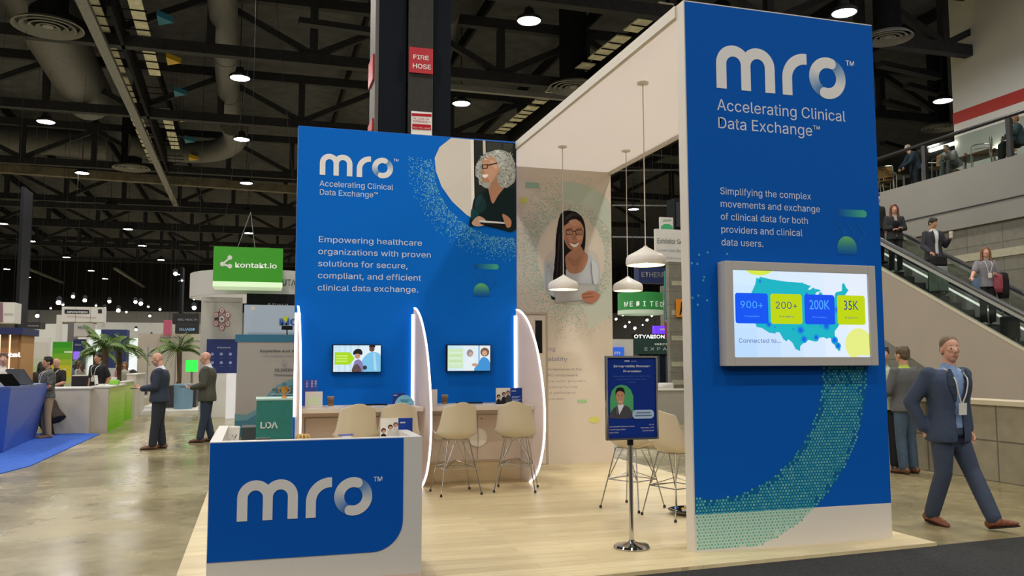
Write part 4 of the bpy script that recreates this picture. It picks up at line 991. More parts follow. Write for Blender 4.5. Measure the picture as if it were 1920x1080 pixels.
item('pen', 'blue pen lying on the reception counter', 'pen', 650, 6.3, lambda m, x, y: (m.tube([(x-.06, y, SH+.075), (x+.05, y+.03, SH+.075)], .006, 8), mat('blue pen', '4a57b0', .4))[1])
item('pen_rest', 'little white stand under the blue pen', 'stand', 650, 6.3, lambda m, x, y: (m.box((x-.03, y-.01, SH), (x+.03, y+.03, SH+.068)), M_PAPER)[1])
x = onY(568, 815, 6.6).x
t = thing('gift_bow', 'gold crinkled ribbon bow on the reception counter by the left fin', 'bow', (x, 6.6, SH))
for k in range(11):
    a = k*2*PI/11; m = MB(); m.tube(sm([(x, 6.6, SH+.02), (x+.035*math.cos(a), 6.6+.035*math.sin(a), SH+.06), (x+.055*math.cos(a), 6.6+.05*math.sin(a), SH+.03)], 4, False), .009, 6)
    m.build('loop', mat('gold ribbon', 'b99a5a', .35, .3), t, smooth=True)
def brochure(label, x, y, z, w, h, split, tilt=.0, k=0):
    """two-page flyer standing open: photo page left, blue page right"""
    t = thing('standing_flyer', label, 'flyer', (x+w/2, y, z))
    B('card', (x, y, z), (x+w, y+.006, z+h), M_PAPER, t)
    P = Print(y-.001, .0005); P.clip = (x+.001, z+.001, x+w-.001, z+h-.001); sx = x+w*split
    P.quad(x+.002, z+.002, sx, z+h, 'e6e0d6'); P.quad(sx, z+.002, x+w-.002, z+h, '1c3f94')
    for u, v, c in ((.18, .45, '2a2320'), (.55, .6, '3a2a22'), (.85, .7, '6a4a38')):
        X_ = x+(sx-x)*u; r = w*.065
        P.poly([(X_-r*1.6, z+.002), (X_-r*1.2, z+h*v-r*2.2), (X_, z+h*v-r*1.3), (X_+r*1.2, z+h*v-r*2.2), (X_+r*1.5, z+.002)], random.choice(('2b2c30', 'c9c4be', '45474d')), 2)
        P.disc((X_, z+h*v), r*1.15, c, 12); P.disc((X_+r*.1, z+h*v-r*.35), r*.8, 'c8957a', 12)
    for v, ww in ((.40, .7), (.32, .55), (.20, .75), (.13, .6)): P.quad(sx+(x+w-sx)*.12, z+h*v, sx+(x+w-sx)*(.12+ww), z+h*(v+.035), 'b9c8ea', False)
    P.build('page_print', t)
    text('mro', (sx+(x+w-sx)*.12, y-.0045, z+h*.76), h*.11, M_TXT, t, (x+w-sx)*.36, bold=.03)
    B('easel', (x+w*.4, y+.006, z), (x+w*.6, y+.05, z+h*.6), M_PAPER, t)
a = onY(713, 818, 6.62); b = onY(774, 783, 6.62)
brochure('standing flyer with people photo on the reception counter, in front of the stools', a.x, 6.62, SH, b.x-a.x, b.z-SH, .55)
a = onY(930, 756, 10.95); b = onY(979, 727, 10.95)
brochure('standing flyer with people photo on the right wall counter', a.x, 10.95, 1.041, b.x-a.x, b.z-1.041, .54)
# back counter items
for px, lb in ((620, 'brown takeaway coffee cup on the left wall counter'), (834, 'brown takeaway coffee cup on the right wall counter')):
    p_ = onY(px, 760, 10.9); cup('coffee_cup', lb, p_.x, 10.9, 1.041, .125, .043, M_BROWN, mat('tan lid', '9b8a74', .5), mat('dark sleeve', '6f5238', .7))
def upright(name, label, cat, px0, px1, py0, y, m_, **k):
    a = onY(px0, 760, y); b = onY(px1, py0, y); t = thing(name, label, cat, ((a.x+b.x)/2, y, 1.041), **k)
    B('board', (a.x, y, 1.041), (b.x, y+.008, b.z), m_, t); B('stand', (a.x+.02, y+.008, 1.041), (b.x-.02, y+.06, 1.05), m_, t); return t, a, b
M_GRN = mat('pale green paper', 'd8dccb', .6)
t, a, b = upright('paper_holder', 'white angled paper holder on the counter beside the left fin', 'paper holder', 572, 605, 734, 10.8, M_PAPER)
P = Print(10.799); P.quad(a.x+.03, 1.07, b.x-.03, 1.16, 'cfe0bc'); P.build('leaflet_print', t)
t, a, b = upright('paper_holder', 'white paper holder half hidden by the middle fin', 'paper holder', 806, 820, 730, 10.8, M_PAPER)
t, a, b = upright('round_sign', 'pale blue round topped card on the left wall counter', 'card', 741, 776, 752, 10.9, mat('pale blue card', '7cc0dc', .5))
xm = (a.x+b.x)/2; r = (b.x-a.x)/2
MB().prism([(xm+r*math.cos(math.radians(q)), 10.895, 1.05+r*math.sin(math.radians(q))) for q in range(0, 181, 12)], (0, .012, 0)).build('round_top', mat('pale blue card'), t)
P = Print(10.893); P.quad(xm-r*.5, 1.10, xm+r*.5, 1.112, '3f8aa8'); P.quad(xm-r*.4, 1.08, xm+r*.4, 1.09, '3f8aa8'); P.build('card_print', t)
t, a, b = upright('blue_card', 'dark blue card standing behind the round pale blue card', 'card', 736, 760, 737, 11.0, mat('navy card', '1b2f80', .5))
P = Print(10.999); P.quad(a.x+.01, b.z-.03, a.x+.06, b.z-.02, 'd0d8f0'); P.build('card_print', t)
t, a, b = upright('blue_leaflet', 'blue leaflet standing behind the left fin and paper holder', 'leaflet', 568, 596, 712, 11.1, mat('blue leaflet', '2a4fa8', .5))
P = Print(11.099)
for u in (.25, .6, .85):
    for v in (.75, .85, .94): P.disc((a.x+(b.x-a.x)*u, 1.04+(b.z-1.04)*v), .014, random.choice(('9fb4e6', 'c98fb0', '6f8ad2')), 10)
P.build('leaflet_print', t)
for px, y, lb in ((628, 10.75, 'loose white sheet on the counter beside the left coffee cup'), (708, 10.75, 'loose white sheet on the left counter between the two stools'), (846, 10.75, 'loose white sheet beside the right coffee cup'), (915, 10.7, 'loose white sheet on the right counter by the flyer')):
    x = onY(px, 762, y).x; tag(B('paper_sheet', (x-.09, y-.08, 1.0405), (x+.09, y+.10, 1.046), M_PAPER), lb, 'paper')
for px, y, lb in ((700, 11.0, 'black keyboard at the back of the left wall counter'), (880, 11.05, 'black keyboard at the back of the right wall counter'), (955, 10.8, 'dark tray under the standing flyer on the right counter')):
    x = onY(px, 756, y).x; tag(B('keyboard' if px != 955 else 'dark_tray', (x-.17, y-.06, 1.0405), (x+.17, y+.06, 1.056), M_BLACK), lb, 'keyboard' if px != 955 else 'tray')

# ================================================================ people
def remesh(m, vox, smooth=1):
    me = m.raw(); o = bpy.data.objects.new('t', me); C.objects.link(o)
    r = o.modifiers.new('r', 'REMESH'); r.mode = 'VOXEL'; r.voxel_size = vox
    if smooth: s = o.modifiers.new('s', 'SMOOTH'); s.factor = .5; s.iterations = smooth
    dg = bpy.context.evaluated_depsgraph_get(); out = bpy.data.meshes.new_from_object(o.evaluated_get(dg), depsgraph=dg)
    C.objects.unlink(o); bpy.data.objects.remove(o); bpy.data.meshes.remove(me)
    return out
def put(me, name, mats, parent):
    me.materials.clear()
    for m in mats: me.materials.append(m)
    me.polygons.foreach_set('use_smooth', [True]*len(me.polygons)); me.name = name
    o = bpy.data.objects.new(name, me); C.objects.link(o); o.parent = parent; return o
SK = {'light': 'c99a80', 'tan': 'b98a6c', 'pink': 'cf9c86', 'brown': '9a6a4e'}
BASE = dict(pel=(0, 0, .94), nk=(0, 0, 1.46), hd=(0, .025, 1.635),
    sR=(.175, 0, 1.40), eR=(.225, -.02, 1.12), wR=(.22, .07, .87), sL=(-.175, 0, 1.40), eL=(-.225, -.02, 1.12), wL=(-.22, .07, .87),
    hR=(.088, 0, .90), kR=(.095, .02, .50), aR=(.10, -.015, .085), hL=(-.088, 0, .90), kL=(-.095, .02, .50), aL=(-.10, -.015, .085),
    fR=(.06, 1, 0), fL=(-.06, 1, 0), dR=(0, .25, -1), dL=(0, .25, -1), nR=(-1, 0, 0), nL=(1, 0, 0))
def person(label, loc, heading, H=1.75, skin='light', hair=None, top=None, jacket=None, jopen=.06, legs='22252c', shoe='2a2320', pose=None,
           look=(0, 1, 0), vox=.013, curl=.5, lanyard=None, badge=False, build=1., seated=False, beard=None, sole=None, sleeves=1., skirt=None, collar=None, hands=True, tie=None, group=None, belt=None, hem=-.17):
    J = {k: Vector(v) for k, v in BASE.items()}
    for k, v in (pose or {}).items(): J[k] = Vector(v)
    t = thing('person', label, 'person', (0, 0, 0), group)
    k = build
    side_s = (J['sR']-J['sL']).normalized(); side_h = (J['hR']-J['hL']).normalized()
    ax = (J['nk']-J['pel'])
    def torso(m, off, t0=-.08, t1=1.0, hem=None):
        rows = [(-.28, .172, .122), (-.16, .176, .124), (-.03, .170, .118), (.12, .156, .108), (.30, .146, .102), (.50, .158, .110), (.68, .172, .118), (.82, .176, .108), (.93, .15, .09), (1.0, .085, .07), (1.06, .066, .066)]
        rings = []
        for tt, rx, ry in rows:
            if tt < t0-.001 or tt > t1+.001: continue
            s_ = side_h.lerp(side_s, min(1, max(0, tt))).normalized(); a_ = ax.normalized(); f_ = a_.cross(s_); f_ = -f_ if False else s_.cross(a_)*-1
            c = J['pel']+ax*tt
            f_ = a_.cross(s_)
            o_ = off*(1.0 if tt < .95 else .5)
            ring = []
            for i in range(22):
                a = 2*PI*i/22; ca, sa = math.cos(a), math.sin(a); e = .82
                ring.append(c+s_*((rx*k+o_)*math.copysign(abs(ca)**e, ca))+f_*((ry*k+o_)*math.copysign(abs(sa)**e, sa)))
            rings.append(ring)
        m.loft(rings)
    def limb(m, pts, rs):
        for i in range(len(pts)-1):
            m.tube([pts[i], pts[i].lerp(pts[i+1], .5), pts[i+1]], [rs[i], (rs[i]+rs[i+1])/2*1.03, rs[i+1]], 14)
        for p, r in zip(pts, rs): m.ell(p, (r, r, r), 12, 8)
    # head frame
    lf = Vector(look).normalized(); hs = lf.cross(Vector((0, 0, 1))).normalized(); hu = hs.cross(lf).normalized(); hc = J['hd']; A = (hs, lf, hu)
    def hp(x, y, z): return hc+hs*x+lf*y+hu*z
    m = MB(); torso(m, 0)
    limb(m, [J['nk']+Vector((0, 0, -.05)), hp(0, -.025, -.06)], [.062*k, .056])
    m.ell(hp(0, -.008, .035), (.076, .096, .088), 18, 12, A); m.ell(hp(0, .018, -.045), (.062, .072, .072), 16, 10, A)
    m.ell(hp(0, .052, -.088), (.030, .028, .024), 10, 7, A); m.ell(hp(0, .072, .0), (.060, .022, .035), 12, 8, A)      # chin, brow and cheeks
    m.tube([hp(0, .088, .02), hp(0, .106, -.022)], [.010, .017], 8); m.ell(hp(0, .102, -.026), (.018, .014, .012), 8, 6, A)   # nose
    m.ell(hp(0, .086, -.058), (.026, .010, .011), 10, 6, A)    # lips
    for s in (1, -1):
        m.ell(hp(s*.078, -.012, -.008), (.012, .022, .033), 8, 7, A)
        m.ell(hp(s*.032, .078, .011), (.012, .007, .008), 8, 6, A)
    for S_, s in (('R', 1), ('L', -1)):
        sh, e, w = J['s'+S_], J['e'+S_], J['w'+S_]
        limb(m, [sh, e, w], [.054*k, .042*k, .029])
        d = J['d'+S_].normalized(); n = J['n'+S_]; n = (n-d*n.dot(d)).normalized(); b = d.cross(n)
        if hands:
            b = b*(-s)     # thumb side
            for q in range(5):
                a_ = w+d*(.02+.017*q); m.ell(a_, (.036-.002*abs(q-3), .024, .016), 10, 7, (b, d, n))
            base = w+d*.09
            for q, (ln, oo) in enumerate(((.072, .030), (.082, .010), (.076, -.011), (.058, -.030))):
                p0 = base+b*oo-d*.012*(abs(oo) > .02); c1 = curl*.9
                d1 = (d*math.cos(c1)+n*math.sin(c1)); p1 = p0+d1*ln*.5; d2 = (d*math.cos(c1*2.2)+n*math.sin(c1*2.2)); p2 = p1+d2*ln*.32; d3 = (d*math.cos(c1*3)+n*math.sin(c1*3)); p3 = p2+d3*ln*.22
                m.tube([p0-d*.03, p0, p1, p2, p3], [.0105, .0105, .0098, .0088, .0078], 8)
                m.ell(p3, (.0078,)*3, 7, 5)
            tb = w+d*.035+b*.026; t1_ = tb+(b*.75+d*.6+n*.35).normalized()*.038; t2_ = t1_+(b*.2+d*.9+n*.5).normalized()*.032
            m.tube([w+d*.02+b*.01, tb, t1_, t2_], [.014, .0135, .0115, .0095], 8); m.ell(t2_, (.0095,)*3, 7, 5)
        limb(m, [J['h'+S_], J['k'+S_], J['a'+S_]], [.085*k, .056*k, .040])
    me = remesh(m, vox)
    sk = mat('skin '+skin, SK[skin], .5, vary=.06, vscale=14)
    mats = [sk, mat('eye dark', '2c211c', .3), mat('eye white', 'd9d2cc', .3), mat('lips', mix(SK[skin], 'a04a48', .45), .4), mat('brow '+(hair or ('x', '5a4636'))[1], mix((hair or ('x', '6a5646'))[1], SK[skin], .25), .7), mat('stubble '+(beard or 'none'), beard or '808080', .7)]
    inv = np.array([[*hs], [*lf], [*hu]])
    cs = np.zeros(len(me.polygons)*3); me.polygons.foreach_get('center', cs); cs = (cs.reshape(-1, 3)-np.array(hc)) @ inv.T
    x, y, z = np.abs(cs[:, 0]), cs[:, 1], cs[:, 2]; mi = np.zeros(len(cs), int)
    if beard: mi[(z < -.045) & (z > -.13) & (y > .0) & (np.hypot(cs[:, 0], y) > .05)] = 5
    mi[(y > .07) & (np.abs(z+.058) < .009) & (x < .024)] = 3
    mi[(y > .075) & (np.abs(z-.036) < .006) & (x < .05) & (x > .014)] = 4
    mi[(y > .07) & (np.abs(z-.010) < .004) & (np.abs(x-.032) < .011)] = 2
    mi[(y > .07) & (np.abs(z-.010) < .0065) & (np.abs(x-.032) < .0065)] = 1
    o = put(me, 'body', mats, t); me.polygons.foreach_set('material_index', mi)
    # hair
    if hair:
        kind, hc_ = hair; hm = mat('hair '+hc_, hc_, .55, vary=.2, vscale=40); m = MB()
        if kind in ('short', 'crop', 'long', 'bob'):
            g = {'crop': .004}.get(kind, .010)
            m.ell(hp(0, -.024 if kind == 'crop' else -.020, .056 if kind == 'crop' else .052), (.078+g, .092+g, .082+g), 18, 12, A); m.ell(hp(0, -.052, .0), (.074+g*.6, .055+g, .072), 14, 9, A)
            for q in range(9 if kind != 'crop' else 0):
                a = random.random()*2*PI; m.ell(hp(.05*math.cos(a), -.01+.06*math.sin(a), .115), (.03, .03, .02), 8, 6, A)
        if kind in ('long', 'bob'):
            L_ = .30 if kind == 'long' else .14
            for s in (1, -1):
                m.tube([hp(s*.06, .03, .09), hp(s*.088, .02, .02), hp(s*.09, .0, -.08), hp(s*.10, .01, -.08-L_*.5), hp(s*.085, .03, -.08-L_)], [.022, .026, .032, .034, .014], 10)
            m.tube([hp(0, -.07, .05), hp(0, -.085, -.06), hp(0, -.10, -.08-L_*.5), hp(0, -.10, -.08-L_)], [.06, .075, .075, .03], 12)
        if kind == 'fringe': m.ell(hp(0, -.03, .02), (.084, .085, .06), 16, 8, A)
        if len(m.v): put(remesh(m, .011, 2), 'hair', [hm], t)
    # clothes
    def arms(m, off, upto=1.):
        for S_ in 'RL':
            sh, e, w = J['s'+S_], J['e'+S_], J['w'+S_]; pe = [sh, e, e.lerp(w, .92)] if upto >= 1 else [sh, sh.lerp(e, .75)]
            if jacket: m.ell(sh+Vector((0, 0, .012)), (.062*k+off, .058*k+off, .05*k+off), 12, 8)
            limb(m, pe, [.056*k+off, .045*k+off, .036*k+off*.8] if upto >= 1 else [.056*k+off, .052*k+off])
    lm = mat('trousers '+legs, legs, .8, vary=.12, vscale=20)
    m = MB(); torso(m, .010, -.16, .12)
    for S_ in 'RL':
        h_, kn, an = J['h'+S_], J['k'+S_], J['a'+S_]
        limb(m, [h_, kn, kn.lerp(an, .97)], [.096*k, .070*k, .062*k])
    put(remesh(m, .016, 2), 'trousers', [lm], t)
    tm = mat('top '+(top or 'none'), top or '808080', .8, vary=.08, vscale=25)
    if top:
        m = MB(); torso(m, .014, -.16 if not jacket else -.03, 1.0)
        if not jacket: arms(m, .010, sleeves)
        if collar is None or True: limb(m, [J['nk'], J['nk']+Vector((0, .0, .035))], [.070*k, .064])
        put(remesh(m, .015, 2), 'shirt', [tm], t)
    f_t = side_s.cross(ax.normalized())*-1; f_t = ax.normalized().cross(side_s)
    if jacket:
        m = MB(); torso(m, .030, hem, 1.0); arms(m, .017)
        if J['pel'].z > .7:
            pass
        me = remesh(m, .016, 2)
        if jopen is not None:
            bm = bmesh.new(); bm.from_mesh(me); dele = []
            axn = ax.normalized()
            for f in bm.faces:
                c = f.calc_center_median()-J['pel']; tt = c.dot(axn)/ax.length; xx = c.dot(side_s); yy = c.dot(f_t)
                if yy > .04 and tt < 1.1:
                    hw = jopen*(.35+1.0*max(0, (tt-.30)/.70)) if tt > .30 else jopen*(.35+.9*max(0, .18-tt))
                    if jopen > .055: hw = max(hw, jopen*.7)
                    if abs(xx) < hw: dele.append(f)
                elif tt > .985 and abs(xx) < .085: dele.append(f)
            bmesh.ops.delete(bm, geom=dele, context='FACES'); bm.to_mesh(me); bm.free()
        j_ = put(me, 'jacket', [mat('jacket '+jacket, jacket, .8, vary=.10, vscale=30)], t)
        sm_ = j_.modifiers.new('thickness', 'SOLIDIFY'); sm_.thickness = .006; sm_.offset = -1
    if jacket and jopen is not None and jopen > .055:
        for s in (1, -1):
            P_ = []
            for tt, xi, xo in ((1.02, .066, .088), (.90, .060, .108), (.74, .056, .112), (.60, .046, .085), (.46, .042, .055)):
                ry_ = .07 if tt > 1 else .100 if tt > .85 else .120 if tt > .7 else .116 if tt > .55 else .108; rx_ = .18
                for x_ in (xi, xo): P_.append(J['pel']+ax*tt+side_s*(s*x_*k)+f_t*((ry_*k+.030)*math.sqrt(max(.05, 1-(x_/rx_)**2.4))+.012))
            m = MB(); fs = [(2*i, 2*i+1, 2*i+3, 2*i+2) for i in range(4)]; m.add(P_+[p_+f_t*.006 for p_ in P_], fs+[tuple(10+j for j in reversed(f)) for f in fs])
            m.build('lapel', mat('lapel '+jacket, mix(jacket, '14161c', .25), .8), t)
    if lanyard:
        m = MB(); fr = lambda tt, x_, o_: J['pel']+ax*tt+side_s*x_+f_t*o_
        r0 = .125*k+.03
        for s in (1, -1):
            pts = [fr(1.03, s*.062, -.03), fr(1.0, s*.078, .05*k), fr(.85, s*.068, r0-.005), fr(.62, s*.045, r0+.012), fr(.42, s*.006, r0+.008)]
            m.tube(sm(pts, 4, False), .0065, 6)
        m.build('lanyard', mat('lanyard '+lanyard, lanyard, .6), t)
        if badge:
            m = MB(); c = fr(.33, 0, r0+.016); m.bar(c-ax.normalized()*.06, c+ax.normalized()*.06, .10, .006) if False else None
            s2, a2 = side_s*.042, ax.normalized()*.055
            m.prism([c-s2-a2, c+s2-a2, c+s2+a2, c-s2+a2], f_t*.006); m.build('badge', mat('badge white', 'dcdad6', .4), t)
    if shoe:
        shm = mat('shoe '+shoe, shoe, .4, vary=.1)
        for S_ in 'RL':
            an, f = J['a'+S_], J['f'+S_].normalized(); sd = f.cross(Vector((0, 0, 1))).normalized(); up = sd.cross(f); g = an-up*.085
            m = MB()
            for dd, w_, h_ in ((-.055, .036, .045), (-.02, .040, .05), (.035, .042, .044), (.085, .046, .038), (.13, .044, .032), (.165, .034, .025)):
                m.ell(g+f*dd+up*(h_*.9+.008), (w_, .045, h_), 12, 7, (sd, f, up))
            m.tube([g+up*.03-f*.01, g+up*.115-f*.012], [.05, .046], 12)
            so = put(remesh(m, .009, 2), 'shoe', [shm], t)
            m = MB(); pts = [g+f*.195*math.cos(q)*(1 if math.cos(q) > 0 else .48)+f*.02+sd*.047*math.sin(q)*(1.0 if math.cos(q) > -.2 else .85) for q in np.linspace(0, 2*PI, 20, endpoint=False)]
            m.prism(pts, up*.014); m.build('sole', mat('sole dark', '1e1815', .6), so)
    s_ = H/1.75
    lz = Vector(loc)
    t.matrix_basis = Matrix.Translation(lz) @ Matrix.Rotation(heading, 4, 'Z') @ Matrix.Scale(s_, 4)
    HELD[0] = t
    return t, J
def held(t, name, mb, m, **k): return mb.build(name, m, t, **k)

# man striding past on the right: heading to the right and a little to the camera
wp = onZ(1786, 985)
R90 = math.radians
t, J = person('man striding in a navy suit with an open collar, white lanyard and brown shoes', (wp.x, wp.y, 0), R90(-168), 1.80, 'pink', ('crop', '6e5a48'), top='7f9cc8', jacket='36435c', jopen=.062, legs='343f55', shoe='7a4630',
    pose=dict(pel=(0, .0, .93), nk=(0, .03, 1.46), hd=(.0, .06, 1.645), hR=(.09, .0, .89), hL=(-.09, .0, .89), kR=(.10, .0, .49), aR=(.10, -.14, .095), kL=(-.13, .13, .51), aL=(-.09, .35, .105), fR=(.12, .93, -.12), fL=(-.08, .95, .22),
    sR=(.182, -.05, 1.40), eR=(.285, -.18, 1.15), wR=(.22, -.10, .90), sL=(-.182, .05, 1.40), eL=(-.315, -.05, 1.13), wL=(-.305, .0, .87), dR=(-.3, .5, -.8), dL=(.1, .5, -.8)),
    look=(.50, .86, 0), vox=.0085, lanyard='d8d6d2', badge=True, build=1.13, hem=-.28, belt='1a1a1a')
# two men talking behind him
g1 = onZ(1703, 888)
person('man in a grey jacket and jeans with his back turned beside the blue tower', (g1.x, g1.y, 0), R90(8), 1.78, 'light', ('short', '5a4a38'), top='a8b84a', jacket='55565a', jopen=None, legs='41556b', shoe='6e4630',
    pose=dict(eR=(.25, .06, 1.14), wR=(.12, .24, 1.08), eL=(-.25, .06, 1.14), wL=(-.12, .24, 1.08), dR=(-.5, .8, 0), dL=(.5, .8, 0)), vox=.012, build=1.05)
g2 = onZ(1664, 872)
person('man in a pale green shirt and black trousers mostly hidden behind the blue tower', (8.82, g2.y*8.82/g2.x, 0), R90(150), 1.78, 'light', ('short', '3a2f28'), top='b9c9b0', legs='1f2024', shoe='2a2624', vox=.016, build=1.)

# two men standing on the concrete floor left of the counter
m1 = onZ(296, 842); d0 = R90(72)
t, J = person('bald man in a navy jacket and dark jeans looking at his phone', (m1.x, m1.y, 0), R90(88), 1.77, 'pink', None, top='dfe3ea', jacket='2b3446', jopen=.03, legs='262b36', shoe='7c5440',
    pose=dict(hd=(0, .06, 1.63), eR=(.22, .05, 1.13), wR=(.10, .28, 1.10), eL=(-.22, .05, 1.13), wL=(-.06, .30, 1.10), dR=(-.5, .85, .2), dL=(.4, .85, .2), nR=(0, 0, 1), nL=(0, 0, 1), kR=(.09, .0, .5), kL=(-.09, .04, .5), aL=(-.10, .08, .085), aR=(.10, -.06, .085)), look=(0, .95, -.28), vox=.011, build=1.18, beard='a58a78')
B('phone', (-.05, .36, 1.10), (.03, .50, 1.112), M_BLACK, t)
m2 = onZ(386, 829)
t, J = person('bald man in an olive grey blazer and jeans holding a tablet on the open floor', (m2.x, m2.y, 0), R90(80), 1.80, 'pink', None, top='cfd2d6', jacket='4a4a40', jopen=.03, legs='2e3c50', shoe='6b4636',
    pose=dict(hd=(0, .05, 1.635), eR=(.23, .0, 1.12), wR=(.16, .24, 1.06), eL=(-.23, .02, 1.12), wL=(-.12, .27, 1.06), dR=(-.3, .9, .1), dL=(.3, .9, .1), nR=(0, 0, 1), nL=(0, 0, 1), aL=(-.11, .09, .085), aR=(.10, -.08, .085)), look=(0, 1, -.12), vox=.011, build=1.13, hem=-.28)
B('tablet', (-.12, .30, 1.07), (.10, .50, 1.083), M_BLACK, t)
m3 = onZ(413, 757)
t, J = person('woman with grey hair and a dark shoulder strap, seen from behind', (m3.x, m3.y, 0), R90(10), 1.68, 'light', ('bob', 'b0a690'), top='c9cbd2', legs='3a3f50', shoe='3a3430', vox=.018)
MB().tube([(.13, -.135, 1.38), (0, -.165, 1.18), (-.15, -.12, 1.0)], .016, 6).build('bag_strap', M_BLACK, t)

# people on the escalator
def esc_spot(px, x):
    """point of the moving steps under image column px"""
    y = onX(px, 500, x).y; return Vector((x, y, zs(y)))
p = esc_spot(1848, 14.85)
DOWN = R90(180)
t, J = person('woman in a grey top carrying jackets and gripping the escalator rail', (p.x, p.y, p.z), DOWN-R90(22), 1.66, 'pink', ('long', '7a5236'), top='85838c', legs='1c1d24', shoe='c9c9cc', sleeves=.5,
    pose=dict(eR=(.30, .08, 1.18), wR=(.42, .26, 1.06), eL=(-.26, .02, 1.12), wL=(-.14, .20, 1.10), dL=(.6, .7, .1), dR=(.3, .9, -.2), nL=(0, 0, 1), nR=(0, 0, -1)), look=(.1, 1, .12), vox=.012, lanyard='dcdad8', badge=True, build=1.12)
def drape(t, name, c, r, m_):
    m = MB(); rings = []
    for i, (dz, w, d) in enumerate(((.06, .05, .06), (.03, .10, .09), (-.12, .12, .09), (-.35, .13, .08), (-.52, .10, .06))):
        rings.append([Vector((c[0]+r*w*math.cos(a)*(1+.15*math.sin(5*a+i)), c[1]+r*d*math.sin(a), c[2]+dz*r)) for a in np.linspace(0, 2*PI, 18, endpoint=False)])
    m.loft(rings); return m.build(name, m_, t, smooth=2)
drape(t, 'black_jacket', (-.30, .12, 1.12), 1.0, mat('black cloth', '17171b', .9)); drape(t, 'rose_scarf', (-.17, .20, 1.10), .72, mat('rose cloth', '9a4a58', .9)); drape(t, 'denim_bag', (.22, .02, 1.02), .75, mat('denim cloth', '5f7799', .9))
ww = p.copy(); 
p = esc_spot(1752, 14.85)
t, J = person('dark haired man in a charcoal suit holding a paper cup on the escalator', (p.x, p.y, p.z), DOWN-R90(12), 1.78, 'tan', ('short', '1b1718'), top='e2e2e6', jacket='34343c', jopen=.06, legs='1d1f2a', shoe='1d1b1c',
    pose=dict(eL=(-.27, .02, 1.14), wL=(-.24, .24, 1.26), dL=(.1, .6, .75), nL=(.7, .3, 0), eR=(.25, .0, 1.12), wR=(.20, .20, .96), dR=(-.2, .9, -.4), nR=(0, 0, -1)), look=(-.25, .9, -.3), vox=.012, hem=-.28)
cc_ = Vector((-.22, .33, 1.27)); m = MB(); m.lathe([(0, 0), (.032, 0), (.042, .12), (.044, .125), (.038, .14), (0, .14)], cc_, 16); m.build('paper_cup', M_PAPER, t, smooth=True)
def suitcase(x, y, z, rz, label, col, w=.46, h=.66, d=.26):
    t = thing('suitcase', label, 'suitcase', (x, y, z), 'luggage on the escalator')
    m = MB(); m.box((x-w/2, y-d/2, z+.05), (x+w/2, y+d/2, z+h)); o = m.build('shell', mat('suitcase '+col, col, .6), t, bevel=.03)
    m = MB()
    for i in range(4): xx = x-w*.35+i*w*.233; m.box((xx-.012, y-d/2-.006, z+.1), (xx+.012, y-d/2, z+h-.06))
    m.build('ribs', mat('suitcase '+col), t)
    m = MB(); m.tube([(x-.1, y+d*.3, z+h-.02), (x-.1, y+d*.3, z+h+.32), (x+.1, y+d*.3, z+h+.32), (x+.1, y+d*.3, z+h-.02)], .011, 8); m.build('handle', M_STEEL, t)
    for sx in (-1, 1):
        for sy in (-1, 1): MB().ell((x+sx*w*.38, y+sy*d*.34, z+.028), (.028, .028, .028), 10, 7).build('wheel', M_BLACK, t)
    return t
q = esc_spot(1738, 14.68); suitcase(q.x+.02, q.y-.30, q.z, 0, 'pale grey green suitcase on the escalator in front of the man in the suit', '8f9a94', .34, .62)
tag(B('travel_bag', (q.x-.14, q.y-.42, q.z+.625), (q.x+.20, q.y-.18, q.z+.86), mat('black cloth'), bevel=.04), 'black bag lying on top of the grey green suitcase', 'bag')
q = esc_spot(1848, 14.75); suitcase(q.x-.02, q.y-.55, zs(q.y-.55), 0, 'small black suitcase with bright handle beside the woman on the escalator', '22242a', .32, .5, .22)
p = esc_spot(1680, 14.85)
t, J = person('woman with long auburn hair and folded arms in a dark jacket on the escalator', (p.x, p.y, p.z), DOWN-R90(22), 1.68, 'pink', ('long', '6a3a28'), top='a39a92', jacket='23262a', jopen=.035, legs='1a1c22', shoe='b5b1ad',
    pose=dict(eR=(.24, .05, 1.14), wR=(.02, .20, 1.14), eL=(-.24, .05, 1.14), wL=(-.02, .22, 1.10), dR=(-.9, .2, .1), dL=(.9, .2, .1), nR=(0, 0, -1), nL=(0, 0, -1)), look=(.1, 1, 0), vox=.013)
m = MB(); m.ell((.04, .24, 1.22), (.09, .05, .10), 12, 8); m.build('dark_bag', M_BLACK, t, smooth=True)
p = esc_spot(1648, 14.85)
person('person in black at the top of the visible escalator, half hidden by the blue tower', (p.x, p.y, p.z), DOWN, 1.75, 'light', ('short', '2a2320'), top='1b1c20', legs='17181c', vox=.02)

